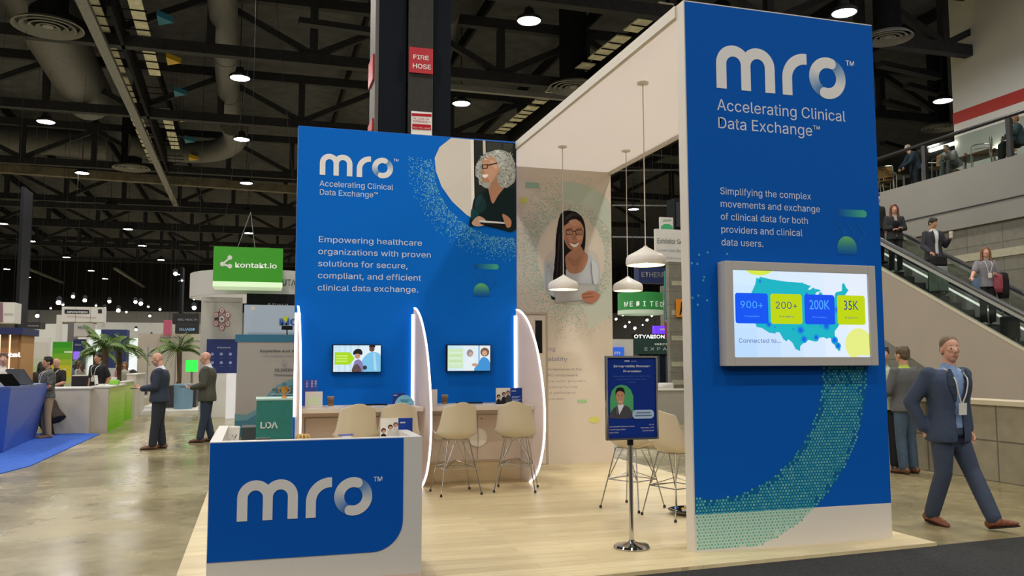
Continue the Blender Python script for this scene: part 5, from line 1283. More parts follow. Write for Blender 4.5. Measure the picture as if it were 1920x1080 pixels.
# ---- the stand on the left: staff and visitors
def at_floor(px, y): q = onY(px, 700, y); return Vector((q.x, y, 0))
p = onZ(86, 822); mat('top 4a4c4c', '565853', .8, vary=.75, vscale=16)
t, J = person('man in a patterned dark shirt and khaki trousers beside the blue counter', (p.x, p.y, 0), R90(118), 1.72, 'tan', ('short', '1a1615'), top='4a4c4c', legs='a58f6c', shoe='8a6a55',
    pose=dict(eR=(.23, .03, 1.12), wR=(.20, .20, .98), eL=(-.23, .05, 1.12), wL=(-.20, .24, 1.02), hd=(.0, .04, 1.63)), look=(-.1, 1, 0), vox=.014, lanyard='d8d8d4', sleeves=.8, build=1.05)
p2 = onZ(97, 816)
person('person in dark brown crouching behind the man in the patterned shirt', (p2.x+.02, p2.y-.15, 0), R90(60), 1.7, 'tan', ('short', '1f1614'), top='33241e', legs='241c1a', shoe='2a2422', vox=.02, build=1.15,
    pose=dict(pel=(0, -.10, .42), nk=(0, .22, .82), hd=(0, .36, .93), sR=(.175, .20, .78), sL=(-.175, .20, .78), eR=(.22, .36, .54), wR=(.10, .50, .42), eL=(-.22, .36, .54), wL=(-.10, .50, .42), hR=(.09, -.08, .40), hL=(-.09, -.08, .40), kR=(.13, .28, .50), kL=(-.13, .28, .42), aR=(.12, .12, .09), aL=(-.12, -.02, .09)), look=(0, .9, -.4))
p = at_floor(78, 26.0)
person('dark haired woman just behind the head of the man in the patterned shirt', (p.x, p.y, 0), R90(20), 1.62, 'tan', ('long', '1d1614'), top='2c2628', legs='2a2a30', shoe='2a2422', vox=.022)
p = at_floor(106, 23.6)
t, J = person('bald man in a black polo shirt with a white lanyard behind the white counter', (p.x, p.y, 0), R90(160), 1.70, 'pink', None, top='1d1e22', legs='24252a', shoe='2a2422', sleeves=.8,
    pose=dict(eR=(.24, .08, 1.14), wR=(.08, .30, 1.06), eL=(-.24, .08, 1.14), wL=(-.08, .30, 1.06), dR=(-.5, .8, 0), dL=(.5, .8, 0)), look=(0, 1, -.25), vox=.014, lanyard='e0e0de', badge=True, build=1.12)
p = at_floor(184, 24.7)
t, J = person('man with short dark hair in a black tee and white badge beside the green counter', (p.x, p.y, 0), R90(150), 1.84, 'tan', ('short', '1f1a18'), top='17181b', legs='22242a', shoe='2a2422', sleeves=.8,
    pose=dict(eR=(.27, -.08, 1.14), wR=(.24, .02, .94), eL=(-.26, -.08, 1.14), wL=(-.23, .02, .94)), look=(.15, 1, .05), vox=.014, lanyard='e0e0de', badge=True, build=1.15)
p = at_floor(262, 30)
t, J = person('dark haired woman in black seated and bent over beyond the green counters', (p.x, p.y, .0), R90(75), 1.68, 'light', ('bob', '17141a'), top='1b1b20', legs='18181c', shoe='c4b4a4',
    pose=dict(pel=(0, -.10, .66), nk=(0, .12, 1.14), hd=(0, .22, 1.30), sR=(.17, .12, 1.08), sL=(-.17, .12, 1.08), eR=(.20, .26, .86), wR=(.12, .46, .84), eL=(-.20, .26, .86), wL=(-.12, .46, .84), hR=(.09, -.08, .63), hL=(-.09, -.08, .63), kR=(.11, .34, .60), kL=(-.11, .34, .60), aR=(.11, .30, .13), aL=(-.11, .34, .13)), look=(0, .8, -.6), vox=.018)
t = thing('stool', 'low white stool under the seated woman in black', 'stool', (p.x, p.y, 0)); 
MB().lathe([(0, .52), (.17, .52), (.18, .50), (.17, .47), (0, .47)], (p.x+.1, p.y-.02, 0), 18).build('seat', M_PAPER, t); MB().lathe([(.2, 0), (.2, .02), (.03, .03), (.03, .47), (0, .47)], (p.x+.1, p.y-.02, 0), 14).build('pedestal', M_STEEL, t)
p = at_floor(4, 19.2)
person('man in a white shirt at the far left edge behind the blue counter', (p.x, p.y, 0), R90(-150), 1.78, 'pink', ('short', '6a5240'), top='d6cfc6', legs='3a3a40', shoe='2a2422', look=(.3, 1, 0), vox=.016)
for px, y, H, hair, top, lb, hd in ((150, 34, 1.66, '6a4a38', 'b9b4ac', 'blurred woman in a pale top walking in the far aisle behind the banner', 60), (143, 38, 1.7, '2a2220', '5a6a8a', 'blurred person in blue grey beside the woman in the far aisle', -20),
        (234, 33, 1.62, '8a6248', 'c4c0b4', 'long haired woman in a pale top in the far aisle beside the palms', 170), (222, 36, 1.6, '3a2a26', 'b06a80', 'person in pink half hidden by the palm planter', 120)):
    p = at_floor(px, y); person(lb, (p.x, p.y, 0), R90(hd), H, 'light', ('long', hair), top=top, legs='2e3038', shoe='2a2624', vox=.024)

# ---- people on the balcony
FB = 7.22
def bal(px, x): q = onX(px, 320, x); return Vector((x, q.y, FB))
SIT = dict(pel=(0, -.05, .53), nk=(0, .02, 1.04), hd=(0, .06, 1.21), sR=(.175, .02, .98), sL=(-.175, .02, .98), eR=(.22, .14, .74), wR=(.12, .36, .74), eL=(-.22, .14, .74), wL=(-.12, .36, .74), hR=(.09, -.02, .50), hL=(-.09, -.02, .50), kR=(.11, .42, .50), kL=(-.11, .42, .50), aR=(.11, .44, .085), aL=(-.11, .44, .085))
p = bal(1714, 21.3); person('grey haired man in a dark blue jacket leaning at a balcony table', (p.x, p.y, FB+.02), R90(75), 1.78, 'pink', ('short', '8a8078'), top='3a4658', jacket='26344a', jopen=None, legs='22283a', shoe='2a2422',
    pose=dict(pel=(0, -.1, .9), nk=(0, .10, 1.38), hd=(0, .20, 1.53), sR=(.175, .08, 1.33), sL=(-.175, .08, 1.33), eR=(.22, .22, 1.06), wR=(.14, .42, .90), eL=(-.22, .22, 1.06), wL=(-.14, .42, .90)), vox=.018, build=1.1)
p = bal(1790, 20.75); person('person in a pale grey jacket bending low beside the balcony railing', (p.x, p.y, FB), R90(100), 1.7, 'light', ('short', '5a5048'), top='a9a9a8', jacket='9c9d9d', jopen=None, legs='6a6a6e', shoe='2a2422',
    pose=dict(SIT, pel=(0, -.05, .50), nk=(0, .26, .86), hd=(0, .38, .96), sR=(.175, .24, .82), sL=(-.175, .24, .82), eR=(.22, .36, .58), eL=(-.22, .36, .58)), vox=.02, build=1.1)
p = bal(1912, 20.6); person('person in a teal grey top seated at the balcony by the right railing post', (p.x, p.y, FB), R90(60), 1.75, 'pink', ('short', '9a6a4a'), top='3f5560', legs='2a2c34', shoe='2a2422', pose=SIT, vox=.02, build=1.1)

# ================================================================ balcony furniture
M_ALU = mat('bright aluminium', 'd2d0cc', .3, .9); M_SLAT = mat('tan slats', 'b07a3e', .5, vary=.1)
def cafe_chair():
    t = thing('cafe_chair', 'x', 'chair', (0, 0, 0))
    B('seat', (-.21, -.20, .43), (.21, .22, .455), M_SLAT, t)
    m = MB()
    for i in range(5): m.box((-.20, -.235, .53+i*.068), (.20, -.215, .585+i*.068))
    m.build('backrest', M_SLAT, t)
    m = MB(); m.tube(sm([(-.22, -.2, .43), (-.225, -.235, .6), (-.22, -.25, .82), (-.16, -.255, .875), (.16, -.255, .875), (.22, -.25, .82), (.225, -.235, .6), (.22, -.2, .43)], 4, False), .014, 8); m.build('back_frame', M_ALU, t, smooth=True)
    for s in (-1, 1):
        MB().tube(sm([(s*.225, -.24, .66), (s*.26, -.05, .67), (s*.26, .18, .66), (s*.25, .23, .6)], 4, False), .014, 8).build('armrest', M_ALU, t, smooth=True)
        MB().tube([(s*.25, .23, .6), (s*.23, .25, 0)], .014, 8).build('leg', M_ALU, t, smooth=True); MB().tube([(s*.22, -.2, .45), (s*.23, -.27, 0)], .014, 8).build('leg', M_ALU, t, smooth=True)
    return t
cf = cafe_chair()
for i, (px, x, rz, lb) in enumerate(((1752, 20.55, 80, 'tan slatted cafe chair on the balcony left of the first railing post'), (1662, 20.5, -50, 'metal cafe chair at the balcony by the blue tower'), (1650, 20.9, 20, 'second metal cafe chair at the balcony edge, nearest the blue tower'),
        (1783, 21.35, -70, 'tan slatted cafe chair at the left end of the long balcony table'), (1842, 20.5, 40, 'silver cafe chair in front of the long balcony table'), (1886, 21.2, 110, 'tan slatted cafe chair at the right end of the long balcony table'))):
    o = cf if i == 0 else copy_tree(cf); p = bal(px, x)
    o.matrix_basis = Matrix.Translation(p) @ Matrix.Rotation(math.radians(rz), 4, 'Z') @ Matrix.Scale(1.08, 4); tag(o, lb, 'chair', 'balcony cafe chairs')
def cafe_table(px, x, w, l, lb):
    p = bal(px, x); t = thing('cafe_table', lb, 'table', p, 'balcony cafe tables')
    B('table_top', (p.x-w/2, p.y-l/2, FB+.73), (p.x+w/2, p.y+l/2, FB+.76), mat('brown table top', '6b4c38', .35), t)
    for s in (-1, 1): MB().tube([(p.x, p.y+s*l*.35, FB), (p.x, p.y+s*l*.35, FB+.73)], .035, 10).build('leg', M_STEEL, t, smooth=True)
cafe_table(1684, 21.25, .7, .7, 'square brown cafe table at the balcony by the man in dark blue')
cafe_table(1838, 21.5, .9, 1.6, 'long brown cafe table on the balcony under the red stripe')
p = bal(1812, 21.5); tag(MB().lathe([(0, 0), (.05, 0), (.05, .16), (.03, .2), (0, .2)], (p.x, p.y, FB+.76), 12).build('sauce_bottle', mat('red brown bottle', '8a4030', .4)), 'small red brown bottle on the long balcony table', 'bottle')
for k, (px, px2) in enumerate(((1742, 1790), (1860, 1885))):
    a = onX(px, 283-k*4, 24.4); b = onX(px2, 276-k*4, 24.4)
    tag(MB().bar((24.43, a.y, a.z), (24.43, b.y, a.z), .10, .10).build('strip_light', mat('strip light', 'fff4e0', emit=8.)), ('bright strip light low behind the balcony chairs, left of the long table', 'bright strip light low on the striped wall at the right end of the long table')[k], 'lamp')

# ================================================================ stands and signs on the left
def pxbox(x0, y0, x1, y1, y, d=.1, floor=False, cap=None):
    a, b = onY(x0, y1, y), onY(x1, y0, y); return (a.x, y, 0. if floor else a.z), (b.x, y+d, b.z)
def wall_px(name, label, cat, x0, y0, x1, y1, y, m_, d=.12, floor=True, group=None, part='panel'):
    a, b = pxbox(x0, y0, x1, y1, y, d, floor)
    t = thing(name, label, cat, ((a[0]+b[0])/2, y, a[2]), group); MB().box(a, b).build(part, m_, t); return t
def ptext(s, x, yb, cap, x1, y, m_, t, **k): return px_text(s, x, yb, cap, y, m_, t, x1, **k)
M_WB = mat('booth white', 'd9d7d2', .5); M_LG = mat('light grey booth', 'b7b3b0', .6); M_TEALD = mat('teal print', '2f7f86', .5); M_DKT = mat('dark text', '45484e', .6); M_NAVY = mat('navy print', '1d2f66', .5)
M_BGL = mat('beige booth wall', 'c4bdb2', .6)

# hanging green sign over a white ring
yk = 25.
t = thing('hanging_sign', 'green hanging sign with white lettering above the white ring banner', 'sign', onY(465, 530, yk))
a, b = pxbox(399, 466, 531, 527, yk, 1.2); MB().box(a, b).build('box', mat('bright green', '3aa01c', .5, emit=.12), t)
a2, b2 = pxbox(399, 517, 531, 530, yk-.01, 1.2); B('glow_strip', (a[0], yk-.01, a[2]-.14), (b[0], yk+1.2, a[2]), mat('pale sign base', 'd8f0c8', emit=.5), t)
ptext('kontakt.io', 441, 501, 13, 519, yk-.012, mat('white sign letters', 'f2f5ee', emit=.25), t, bold=.012)
P = Print(yk-.012, .002, True); P.disc((417, 495), 4.4, 'f2f5ee', 14); P.disc((431, 483), 4.4, 'f2f5ee', 14); P.disc((431, 499), 4.4, 'f2f5ee', 14); P.poly([(417, 493), (431, 481.5), (432, 484.5), (418, 497)], 'f2f5ee'); P.poly([(417, 493), (431, 497.5), (430, 500.5), (416, 497)], 'f2f5ee'); P.build('sign_mark', t)
ap_ = onY(470, 398, yk+.3); MB().tube([ap_, (ap_.x, ap_.y, 16)], .006, 5).build('hanging_wire', M_BLACK, t)
for px in (445, 478): MB().tube([onY(px, 466, yk+.3), ap_], .008, 5).build('hanging_wire', M_CHAN, t)
yr = 26.2
t = thing('ring_banner', 'white curved ring banner hanging under the green sign', 'banner', onY(470, 553, yr))
c = onY(490, 530, yr+2.2); zt_, zb_ = onY(470, 504, yr).z, onY(470, 551, yr).z; R_ = 2.15
m = MB(); rings = []
for i in range(33):
    q = 2*PI*i/32; cx_, cy2 = c.x+R_*math.cos(q), yr+2.2+R_*math.sin(q)
    rings.append([Vector((cx_, cy2, zb_)), Vector((cx_, cy2, zt_)), Vector((c.x+(R_-.06)*math.cos(q), yr+2.2+(R_-.06)*math.sin(q), zt_)), Vector((c.x+(R_-.06)*math.cos(q), yr+2.2+(R_-.06)*math.sin(q), zb_))])
m.loft(rings, cap=False).build('ring_fabric', mat('ring fabric', 'c9c6c6', .7), t, smooth=True)
text('NUTANIX', (c.x+.45, yr+.12, zb_+.28), .26, M_DKT, t, .9, bold=.02)
for q in (-2.2, -1.0): MB().tube([(c.x+R_*math.cos(q), yr+2.2+R_*math.sin(q), zt_), (c.x, yr+2.2, 16)], .006, 5).build('hanging_wire', M_BLACK, t)

# grey wall with the red circle diagram
y1 = 27.
t = wall_px('diagram_wall', 'tall grey booth wall with a diagram of linked red circles', 'display panel', 372, 558, 455, 760, y1, M_LG, .3)
P = Print(y1-.01, .003, True)
cen = (416, 598.5); ringp = [(cen[0]+12.5*math.cos(R90(a)), cen[1]+16*math.sin(R90(a))) for a in range(30, 390, 60)]
for a in range(0, 36):
    q0, q1 = 2*PI*a/36, 2*PI*(a+1)/36
    P.poly([(cen[0]+r*math.cos(q)*.95, cen[1]+r*1.25*math.sin(q)) for r, q in ((11.6, q0), (13, q0), (13, q1), (11.6, q1))], '9a2f48', layer=False)
P.k += 1
for p_ in ringp: P.disc(p_, 4.8, '9a2f48', 16, ry=5.4); P.disc(p_, 3.9, 'e0cfd2', 16, ry=4.5); P.disc(p_, 1.6, 'b05a70', 8)
P.disc(cen, 6.4, '9a2f48', 18, ry=8); P.disc(cen, 5.2, 'd8d4da', 18, ry=6.6); P.disc(cen, 2.4, '70707a', 10); P.poly([(402, 597), (410, 596), (410, 599.5), (402, 600)], '40404a')
P.build('diagram_print', t); ptext('Patient monitoring by numbers', 382, 567, 3.5, 452, y1-.02, M_DKT, t)
t = wall_px('poster_wall', 'dark blue poster wall with rows of small icons behind the grey wall', 'display panel', 386, 636, 446, 700, y1-.4, mat('deep navy poster', '1c2c6c', .4), .1, False)
ptext('Patient', 408, 653, 4, 432, y1-.42, M_TXTB, t)
P = Print(y1-.41, .002, True)
for i in range(3):
    for j in range(2): P.disc((398+i*17, 664+j*16), 3, '8fa0d0', 10); P.poly([(394+i*17, 671+j*16), (402+i*17, 671+j*16), (402+i*17, 672+j*16), (394+i*17, 672+j*16)], '5a6cb0', layer=False)
P.build('icon_print', t)
B('base', (onY(386, 700, y1-.4).x, y1-.4, 0), (onY(446, 700, y1-.4).x, y1-.3, onY(386, 700, y1-.4).z), M_WB, t)
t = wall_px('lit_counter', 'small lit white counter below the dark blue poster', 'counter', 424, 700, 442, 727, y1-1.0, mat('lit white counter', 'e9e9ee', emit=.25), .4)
t = wall_px('dark_fascia', 'black truss box behind the pale blue booth wall', 'truss', 462, 552, 556, 580, 26., M_BLACK, .3, False); ptext('Altera', 500, 573, 7, 540, 25.98, mat('dim sign letters', '9a9aa2'), t)
y2 = 23.
t = wall_px('pale_blue_wall', 'pale blue booth wall with coloured letters behind the blue wall', 'display panel', 455, 573, 566, 700, y2, mat('pale blue fabric', 'b4c6dc', .6), .2)
ptext('MC', 524, 609, 16, 560, y2-.01, mat('royal letters', '2a5ab0'), t, bold=.03)
P = Print(y2-.02, .002, True); P.poly([(530, 594), (541, 593), (536, 606)], 'c8dc3a'); P.poly([(464, 623), (556, 624), (556, 625.5), (464, 624.5)], '9fb0c8'); P.build('wall_print', t)
MB().bar(onY(470, 578, y2-.6), onY(478, 578, y2-.6), .1, .1).build('spot_light', M_WB, t)
# booth wall with the grey and teal wave
y3 = 19.5
t = thing('wave_wall', 'grey booth wall with a teal wave and dark headings beside the blue wall', 'display panel', onY(500, 800, y3))
a, b = pxbox(441, 629, 570, 815, y3, .25, True); B('panel', a, b, mat('warm grey print', 'a9a39e', .6), t)
a4, b4 = pxbox(441, 628, 570, 641, y3-.01, .1); B('header_band', (a4[0], y3-.012, a4[2]), b4, mat('teal header', '2d6f8f', .5), t)
P = Print(y3-.012, .002, True)
P.poly([(570, 700), (545, 712), (520, 722), (500, 742), (480, 768), (462, 778), (440, 776), (440, 818), (570, 818)], '6f98a2')
P.poly([(570, 712), (546, 722), (522, 732), (502, 752), (482, 776), (462, 788), (440, 789), (440, 818), (570, 818)], '4c7f93')
P.poly([(570, 728), (550, 733), (530, 742), (508, 762), (490, 784), (470, 800), (440, 806), (440, 818), (570, 818)], '3c7284'); P.build('wave_print', t)
ptext('Expertise and experience', 488, 660, 6, 592, y3-.03, M_DKT, t, bold=.02); ptext('no matter the challenge', 494, 669, 5, 592, y3-.03, M_GREYT, t)
ptext('CLINICAL', 515, 696, 6.5, 556, y3-.03, M_DKT, t, bold=.02); ptext('FINANCIAL', 511, 733, 6.5, 562, y3-.03, mat('teal letters', '1f5f70'), t, bold=.02)
P = Print(y3-.03, .002, True); P.poly([(514, 702), (552, 703), (552, 704.5), (514, 703.5)], '6a6a70'); P.poly([(508, 738), (552, 739), (552, 740.5), (508, 739.5)], 'b8d0d4'); P.disc((533, 681), 4, '9a9aa0', 12); P.disc((533, 720), 3.5, '4c7f93', 12); P.build('heading_lines', t)
yc = 15.6
a, b = pxbox(480, 750, 556, 800, yc, .9, True)
t = thing('teal_counter', 'teal box counter with white LDA letters beside the blue wall', 'counter', (a[0], yc, 0)); B('body', a, b, mat('teal green', '2c7f76', .45, vary=.08), t); B('top', (a[0]-.01, yc-.01, b[2]), (b[0], yc+.9, b[2]+.03), mat('pale teal top', 'b8d8cf', .4), t)
ptext('LDA', 488, 803, 16, 521, yc-.008, mat('pale sign letters', 'd0dcd8'), t, bold=.03)
x_ = onY(533, 748, yc+.3); t = thing('trophy', 'little orange and gold trophy on the teal counter', 'trophy', (x_.x, yc+.3, b[2]+.03))
MB().lathe([(0, 0), (.05, 0), (.04, .03), (.015, .05), (.02, .08), (.055, .12), (.06, .2), (.05, .2), (0, .14)], (x_.x, yc+.3, b[2]+.03), 16).build('cup_body', mat('gold orange', 'c8812a', .35, .3), t, smooth=True)
for s in (-1, 1): MB().tube(sm([(x_.x+s*.05, yc+.3, b[2]+.19), (x_.x+s*.1, yc+.3, b[2]+.2), (x_.x+s*.09, yc+.3, b[2]+.14), (x_.x+s*.04, yc+.3, b[2]+.11)], 3, False), .01, 6).build('handle', mat('gold orange'), t)
a, b = pxbox(452, 801, 482, 830, 16.6, .7, True); tag(B('dark_crate', a, b, mat('dark grey crate', '4a4f52', .7)), 'dark grey crate beside the teal counter', 'crate')
# camera pole by the blue wall edge
p = onY(538, 615, 20.6); t = thing('camera_tripod', 'slim black camera on a tall pole at the left edge of the blue wall', 'camera', (p.x+.1, 20.6, 0))
B('camera_body', (p.x-.12, 20.56, p.z-.04), (p.x+.13, 20.68, p.z+.05), M_BLACK, t, bevel=.008); MB().tube([(p.x, 20.6, p.z-.03), (p.x+.06, 20.6, 1.2)], .014, 8).build('pole', M_BLACK, t)
for q in range(3): MB().tube([(p.x+.06, 20.6, 1.25), (p.x+.06+.4*math.cos(q*2.1), 20.6+.4*math.sin(q*2.1), 0.01)], .012, 8).build('leg', M_BLACK, t)

# far beige wall, palms, far screens
y5 = 42.
t = wall_px('far_beige_wall', 'wide beige booth wall with a faint heading behind the palms', 'display panel', 254, 626, 376, 770, y5, M_BGL, .3)
ptext('Community of\nHealthcare Transformation', 300, 634, 5, 378, y5-.02, M_GREYT, t, bold=.01)
m = MB()
for px in (278, 300, 330): q = onY(px, 650, y5); m.box((q.x-.02, y5-.02, .2), (q.x+.02, y5, q.z))
q0, q1 = onY(256, 668, y5), onY(372, 650, y5); m.box((q0.x, y5-.02, q0.z), (onY(290, 668, y5).x, y5, q0.z+.05)); m.build('seams', M_GREYT, t)
t = wall_px('navy_banner', 'navy booth tower with small white words above the left palm', 'display panel', 187, 618, 238, 690, 36., M_NAVY, .8, False); ptext('medidata', 197, 636, 5, 222, 35.98, M_TXTB, t, bold=.02); ptext('booth', 197, 643, 3, 222, 35.98, M_TXTB, t)
t = wall_px('small_navy_sign', 'small navy sign beside the green and yellow banner', 'sign', 137, 636, 160, 656, 38., M_NAVY, .3, True); ptext('Able', 140, 648, 5, 152, 37.98, M_TXTB, t)
t = wall_px('purple_screen', 'small glowing purple screen beside the green and yellow banner', 'screen', 137, 659, 149, 674, 33., mat('purple glow', '7a55d8', emit=.9), .1, False)
t = wall_px('green_screen', 'glowing green screen between the two standing men', 'screen', 348, 675, 371, 697, 34., mat('green glow', '2fe04a', emit=.9), .1, False)
MB().tube([onY(360, 697, 34.05), Vector((onY(360, 697, 34.05).x, 34.05, 0))], .04, 8).build('pole', M_STEEL, t)
def hang(label, x0, y0, x1, y1, y, words_, m_, tm, tx, cat='sign', d=.8):
    t = wall_px('hanging_sign', label, cat, x0, y0, x1, y1, y, m_, d, False, 'hanging signs over the far stands', 'box')
    if words_: ptext(words_, tx[0], tx[1], tx[2], tx[3], y-.02, tm, t, bold=.015)
    for px in (x0+3, x1-3): q = onY(px, y0, y+d/2); MB().tube([q, Vector((q.x, q.y, 16))], .005, 5).build('hanging_wire', M_BLACK, t)
    return t
t = hang('white box sign with a dark name plate hanging over the far left aisle', 115, 576, 194, 603, 40., None, M_WB, M_TXT, None)
P = Print(39.98, .003, True); P.poly([(121, 580), (167, 581), (167, 588), (121, 588)], '2f2f38'); P.poly([(184, 580), (191, 580), (191, 587), (184, 587)], '2f2f38'); P.poly([(125, 592), (180, 595), (180, 596), (125, 593)], 'b8a0a4'); P.build('name_plate', t); ptext('ADVANTECH', 125, 586.5, 4.5, 164, 39.95, M_TXT, t, bold=.03)
t = hang('black box sign hanging beside the grey diagram wall', 323, 588, 373, 607, 38., 'NRC HEALTH', mat('sign black', '1c1c20', .5), mat('dim sign letters'), (333, 601, 5, 370))
t = hang('grey and white box sign hanging at the far left edge', -20, 567, 28, 605, 30., None, M_WB, M_TXT, None); P = Print(29.98, .003, True); P.poly([(-18, 570), (5, 567), (5, 604), (-18, 603)], '8a6a78'); P.poly([(8, 588), (24, 588), (24, 589.5), (8, 589.5)], 'a0a0a8'); P.build('name_plate', t)
t = hang('pink and white small sign hanging over the beige wall', 306, 600, 320, 628, 41., None, mat('pink sign', 'c05a78', .6), M_TXT, None)
t = hang('dark banner with pale blue letters hanging beside the pink sign', 328, 608, 372, 625, 37., 'GUARD', mat('sign black'), mat('sky letters', '7fb0d0', emit=.2), (336, 620, 7, 366))
t = hang('black curved sign hanging over the pale stand far left', 49, 604, 76, 616, 36., 'omnicell', mat('sign black'), mat('dim sign letters'), (52, 612, 4, 73))
t = hang('pale round sign with teal letters over the far left stand', 138, 606, 172, 631, 37., 'Nova', M_LG, mat('teal letters'), (146, 616, 7, 166))
# glowing back stands
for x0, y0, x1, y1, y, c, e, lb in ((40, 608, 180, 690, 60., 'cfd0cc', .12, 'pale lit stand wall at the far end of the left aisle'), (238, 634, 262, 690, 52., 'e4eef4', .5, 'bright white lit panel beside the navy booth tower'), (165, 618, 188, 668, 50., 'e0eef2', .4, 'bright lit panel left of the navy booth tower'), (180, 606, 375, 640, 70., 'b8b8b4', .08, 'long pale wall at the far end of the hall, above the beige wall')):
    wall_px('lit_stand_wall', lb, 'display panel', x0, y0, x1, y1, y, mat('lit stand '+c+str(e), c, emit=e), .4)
t = wall_px('grey_pillar_stand', 'dark grey stand pillar behind the green and yellow banner', 'display panel', 124, 604, 140, 690, 39., mat('pillar grey', '6a6568', .6), .8)
t = struct(wall_px('column_far_left', 'black hall column far left, behind the slatted tower', 'column', 26, 350, 46, 640, 44., M_BLACK, 1.6))
t = struct(wall_px('column_far', 'dark hall column beyond the hanging signs', 'column', 333, 500, 343, 640, 62., M_BLACK, 1.6))
# small bright spot lamps over the stands
ks = [(0, 598), (45, 588), (70, 592), (95, 578), (137, 556), (159, 563), (180, 573), (205, 565), (222, 582), (237, 585), (254, 566), (264, 569), (278, 575), (281, 592), (329, 513), (341, 526), (364, 560), (364, 577), (354, 627), (367, 628), (318, 627), (284, 628), (255, 618), (110, 567), (118, 571), (28, 590), (196, 579), (300, 580),
      (1155, 598), (1168, 590), (1180, 604), (1196, 586), (1213, 600), (1222, 592), (1238, 588), (1250, 586), (1160, 575), (1172, 612), (1190, 615), (1205, 609)]
M_SPOT = mat('spot lamp face', 'fff8ea', emit=26.)
def spot():
    t = thing('spot_lamp', 'x', 'lamp', (0, 0, 0)); d = Vector((.1, -.75, -.55)).normalized(); p = Vector((0, 0, 0))
    MB().tube([p, p+d*.03], .065, 12).build('lens', M_SPOT, t); MB().tube([p-d*.01, p-d*.22, p-d*.3], [.08, .075, .04], 12).build('can', M_BLACK, t, smooth=True)
    MB().tube([(0, 0, .05), (0, 0, 1.0)], .004, 5).build('drop_rod', M_BLACK, t); return t
sp0 = spot()
for i, (px, py) in enumerate(ks):
    o = sp0 if i == 0 else copy_tree(sp0); y = 48+(i*7 % 23); q = onY(px, py, y)
    o.matrix_basis = Matrix.Translation(q) @ Matrix.Scale(.9+(i % 3)*.4, 4)
    [c_ for c_ in kids(o) if c_.name.startswith('drop_rod')][0].scale = (1, 1, (16-q.z)/(.9+(i % 3)*.4))
    tag(o, 'tiny bright spot lamp over the far stands on the left' if px < 600 else 'tiny bright spot lamp over the far stands behind the pendants', 'lamp', 'spot lamps over the left stands' if px < 600 else 'spot lamps behind the pendants')
# palms
M_LEAF = mat('palm green', '5d7a34', .6, vary=.3, vscale=10); M_TRUNK = mat('palm trunk', '5a4632', .8, vary=.2)
def palm(px, y, h, r, lb, base):
    q = onY(px, 700, y); t = thing('potted_palm', lb, 'plant', (q.x, y, 0), 'palms among the stands')
    bx = base
    B('planter', (q.x-bx[0], y-bx[0], 0), (q.x+bx[0], y+bx[0], bx[1]), mat('dark planter', '2f2f33', .5), t, bevel=.02)
    MB().tube([(q.x, y, bx[1]), (q.x+.03, y, h*.5), (q.x, y, h)], [.09, .07, .09], 10).build('trunk', M_TRUNK, t, smooth=True)
    for k in range(16):
        a = k*2.4; el = random.random(); m = MB(); L_ = r*(.8+.4*random.random()); d = Vector((math.cos(a), math.sin(a), 0)); s = Vector((-d.y, d.x, 0)); pts = []
        for i in range(9):
            u = i/8; pts.append(Vector((q.x, y, h))+d*(L_*u*(.55+.45*el))+Vector((0, 0, L_*(1.1-.6*el)*u-L_*1.15*u*u*(.4+.6*el))))
        m.tube(pts, [.016*(1-.8*i/8) for i in range(9)], 5)
        for i in range(1, 9):
            for z in (0, .5):
                p_ = pts[i-1].lerp(pts[i], z+.25) if i else pts[0]
                for sg in (-1, 1):
                    ll = L_*.26*math.sin(PI*(.12+.83*(i-1+z)/8)); tip = p_+s*sg*ll*.8+d*ll*.55-Vector((0, 0, ll*.45)); w_ = d*.022
                    m.add([p_-w_, p_+w_, tip.lerp(p_, .4)+w_*1.3, tip, tip.lerp(p_, .4)-w_*1.3], [(0, 1, 2, 3, 4)])
        m.build('frond', M_LEAF, t)
palm(335, 31., 2.0, 1.05, 'potted palm with a thick trunk between the two standing men', (.62, .85))
MB_ = onY(343, 730, 30.); tag(MB().lathe([(0, 0), (.28, 0), (.3, .9), (.26, .92), (0, .92)], (MB_.x+.05, 29.6, 0), 18).build('blue_barrel', mat('dusty blue', '6f8fa6', .5), smooth=True), 'dusty blue tub beside the thick trunked palm', 'tub')
palm(196, 30.5, 2.1, 1.1, 'potted palm with wide fronds above the white stand, left of its neighbour', (.4, .9))
palm(222, 31.5, 2.05, 1.0, 'potted palm with wide fronds above the white stand, right of its neighbour', (.4, .9))
palm(178, 33.5, 1.9, .8, 'smaller palm behind the man in the black tee', (.35, .7))

# slatted tower and blue counter at the far left
y6 = 22.5
a, b = onY(-60, 815, y6), onY(41, 628, y6)
t = thing('slat_tower', 'wood slatted booth tower with lit strips and white letters at the far left', 'display panel', (a.x, y6, 0))
B('core', (a.x, y6, 0), (b.x, y6+1.2, b.z), mat('warm board', 'b98a56', .6), t); B('cap', (a.x-.1, y6-.25, b.z), (b.x+.08, y6+1.3, b.z+.16), mat('navy cap', '232a5c', .5), t)
n_ = 0; x = b.x-.05
M_STRIP = mat('warm strip', 'ffdcae', emit=1.6); M_SLW = wood_mat('oak slats', 'b58450', 'a67543', (2, .5), .5)
while x > a.x and n_ < 14:
    B('slat', (x-.16, y6-.06, .9), (x, y6, b.z), M_SLW, t); B('light_strip', (x-.20, y6-.015, .9), (x-.165, y6-.002, b.z), M_STRIP, t); x -= .21; n_ += 1
ptext('eptal', -6, 669, 11, 39, y6-.08, mat('lit letters', 'f6f6f6', emit=.9), t, bold=.03)
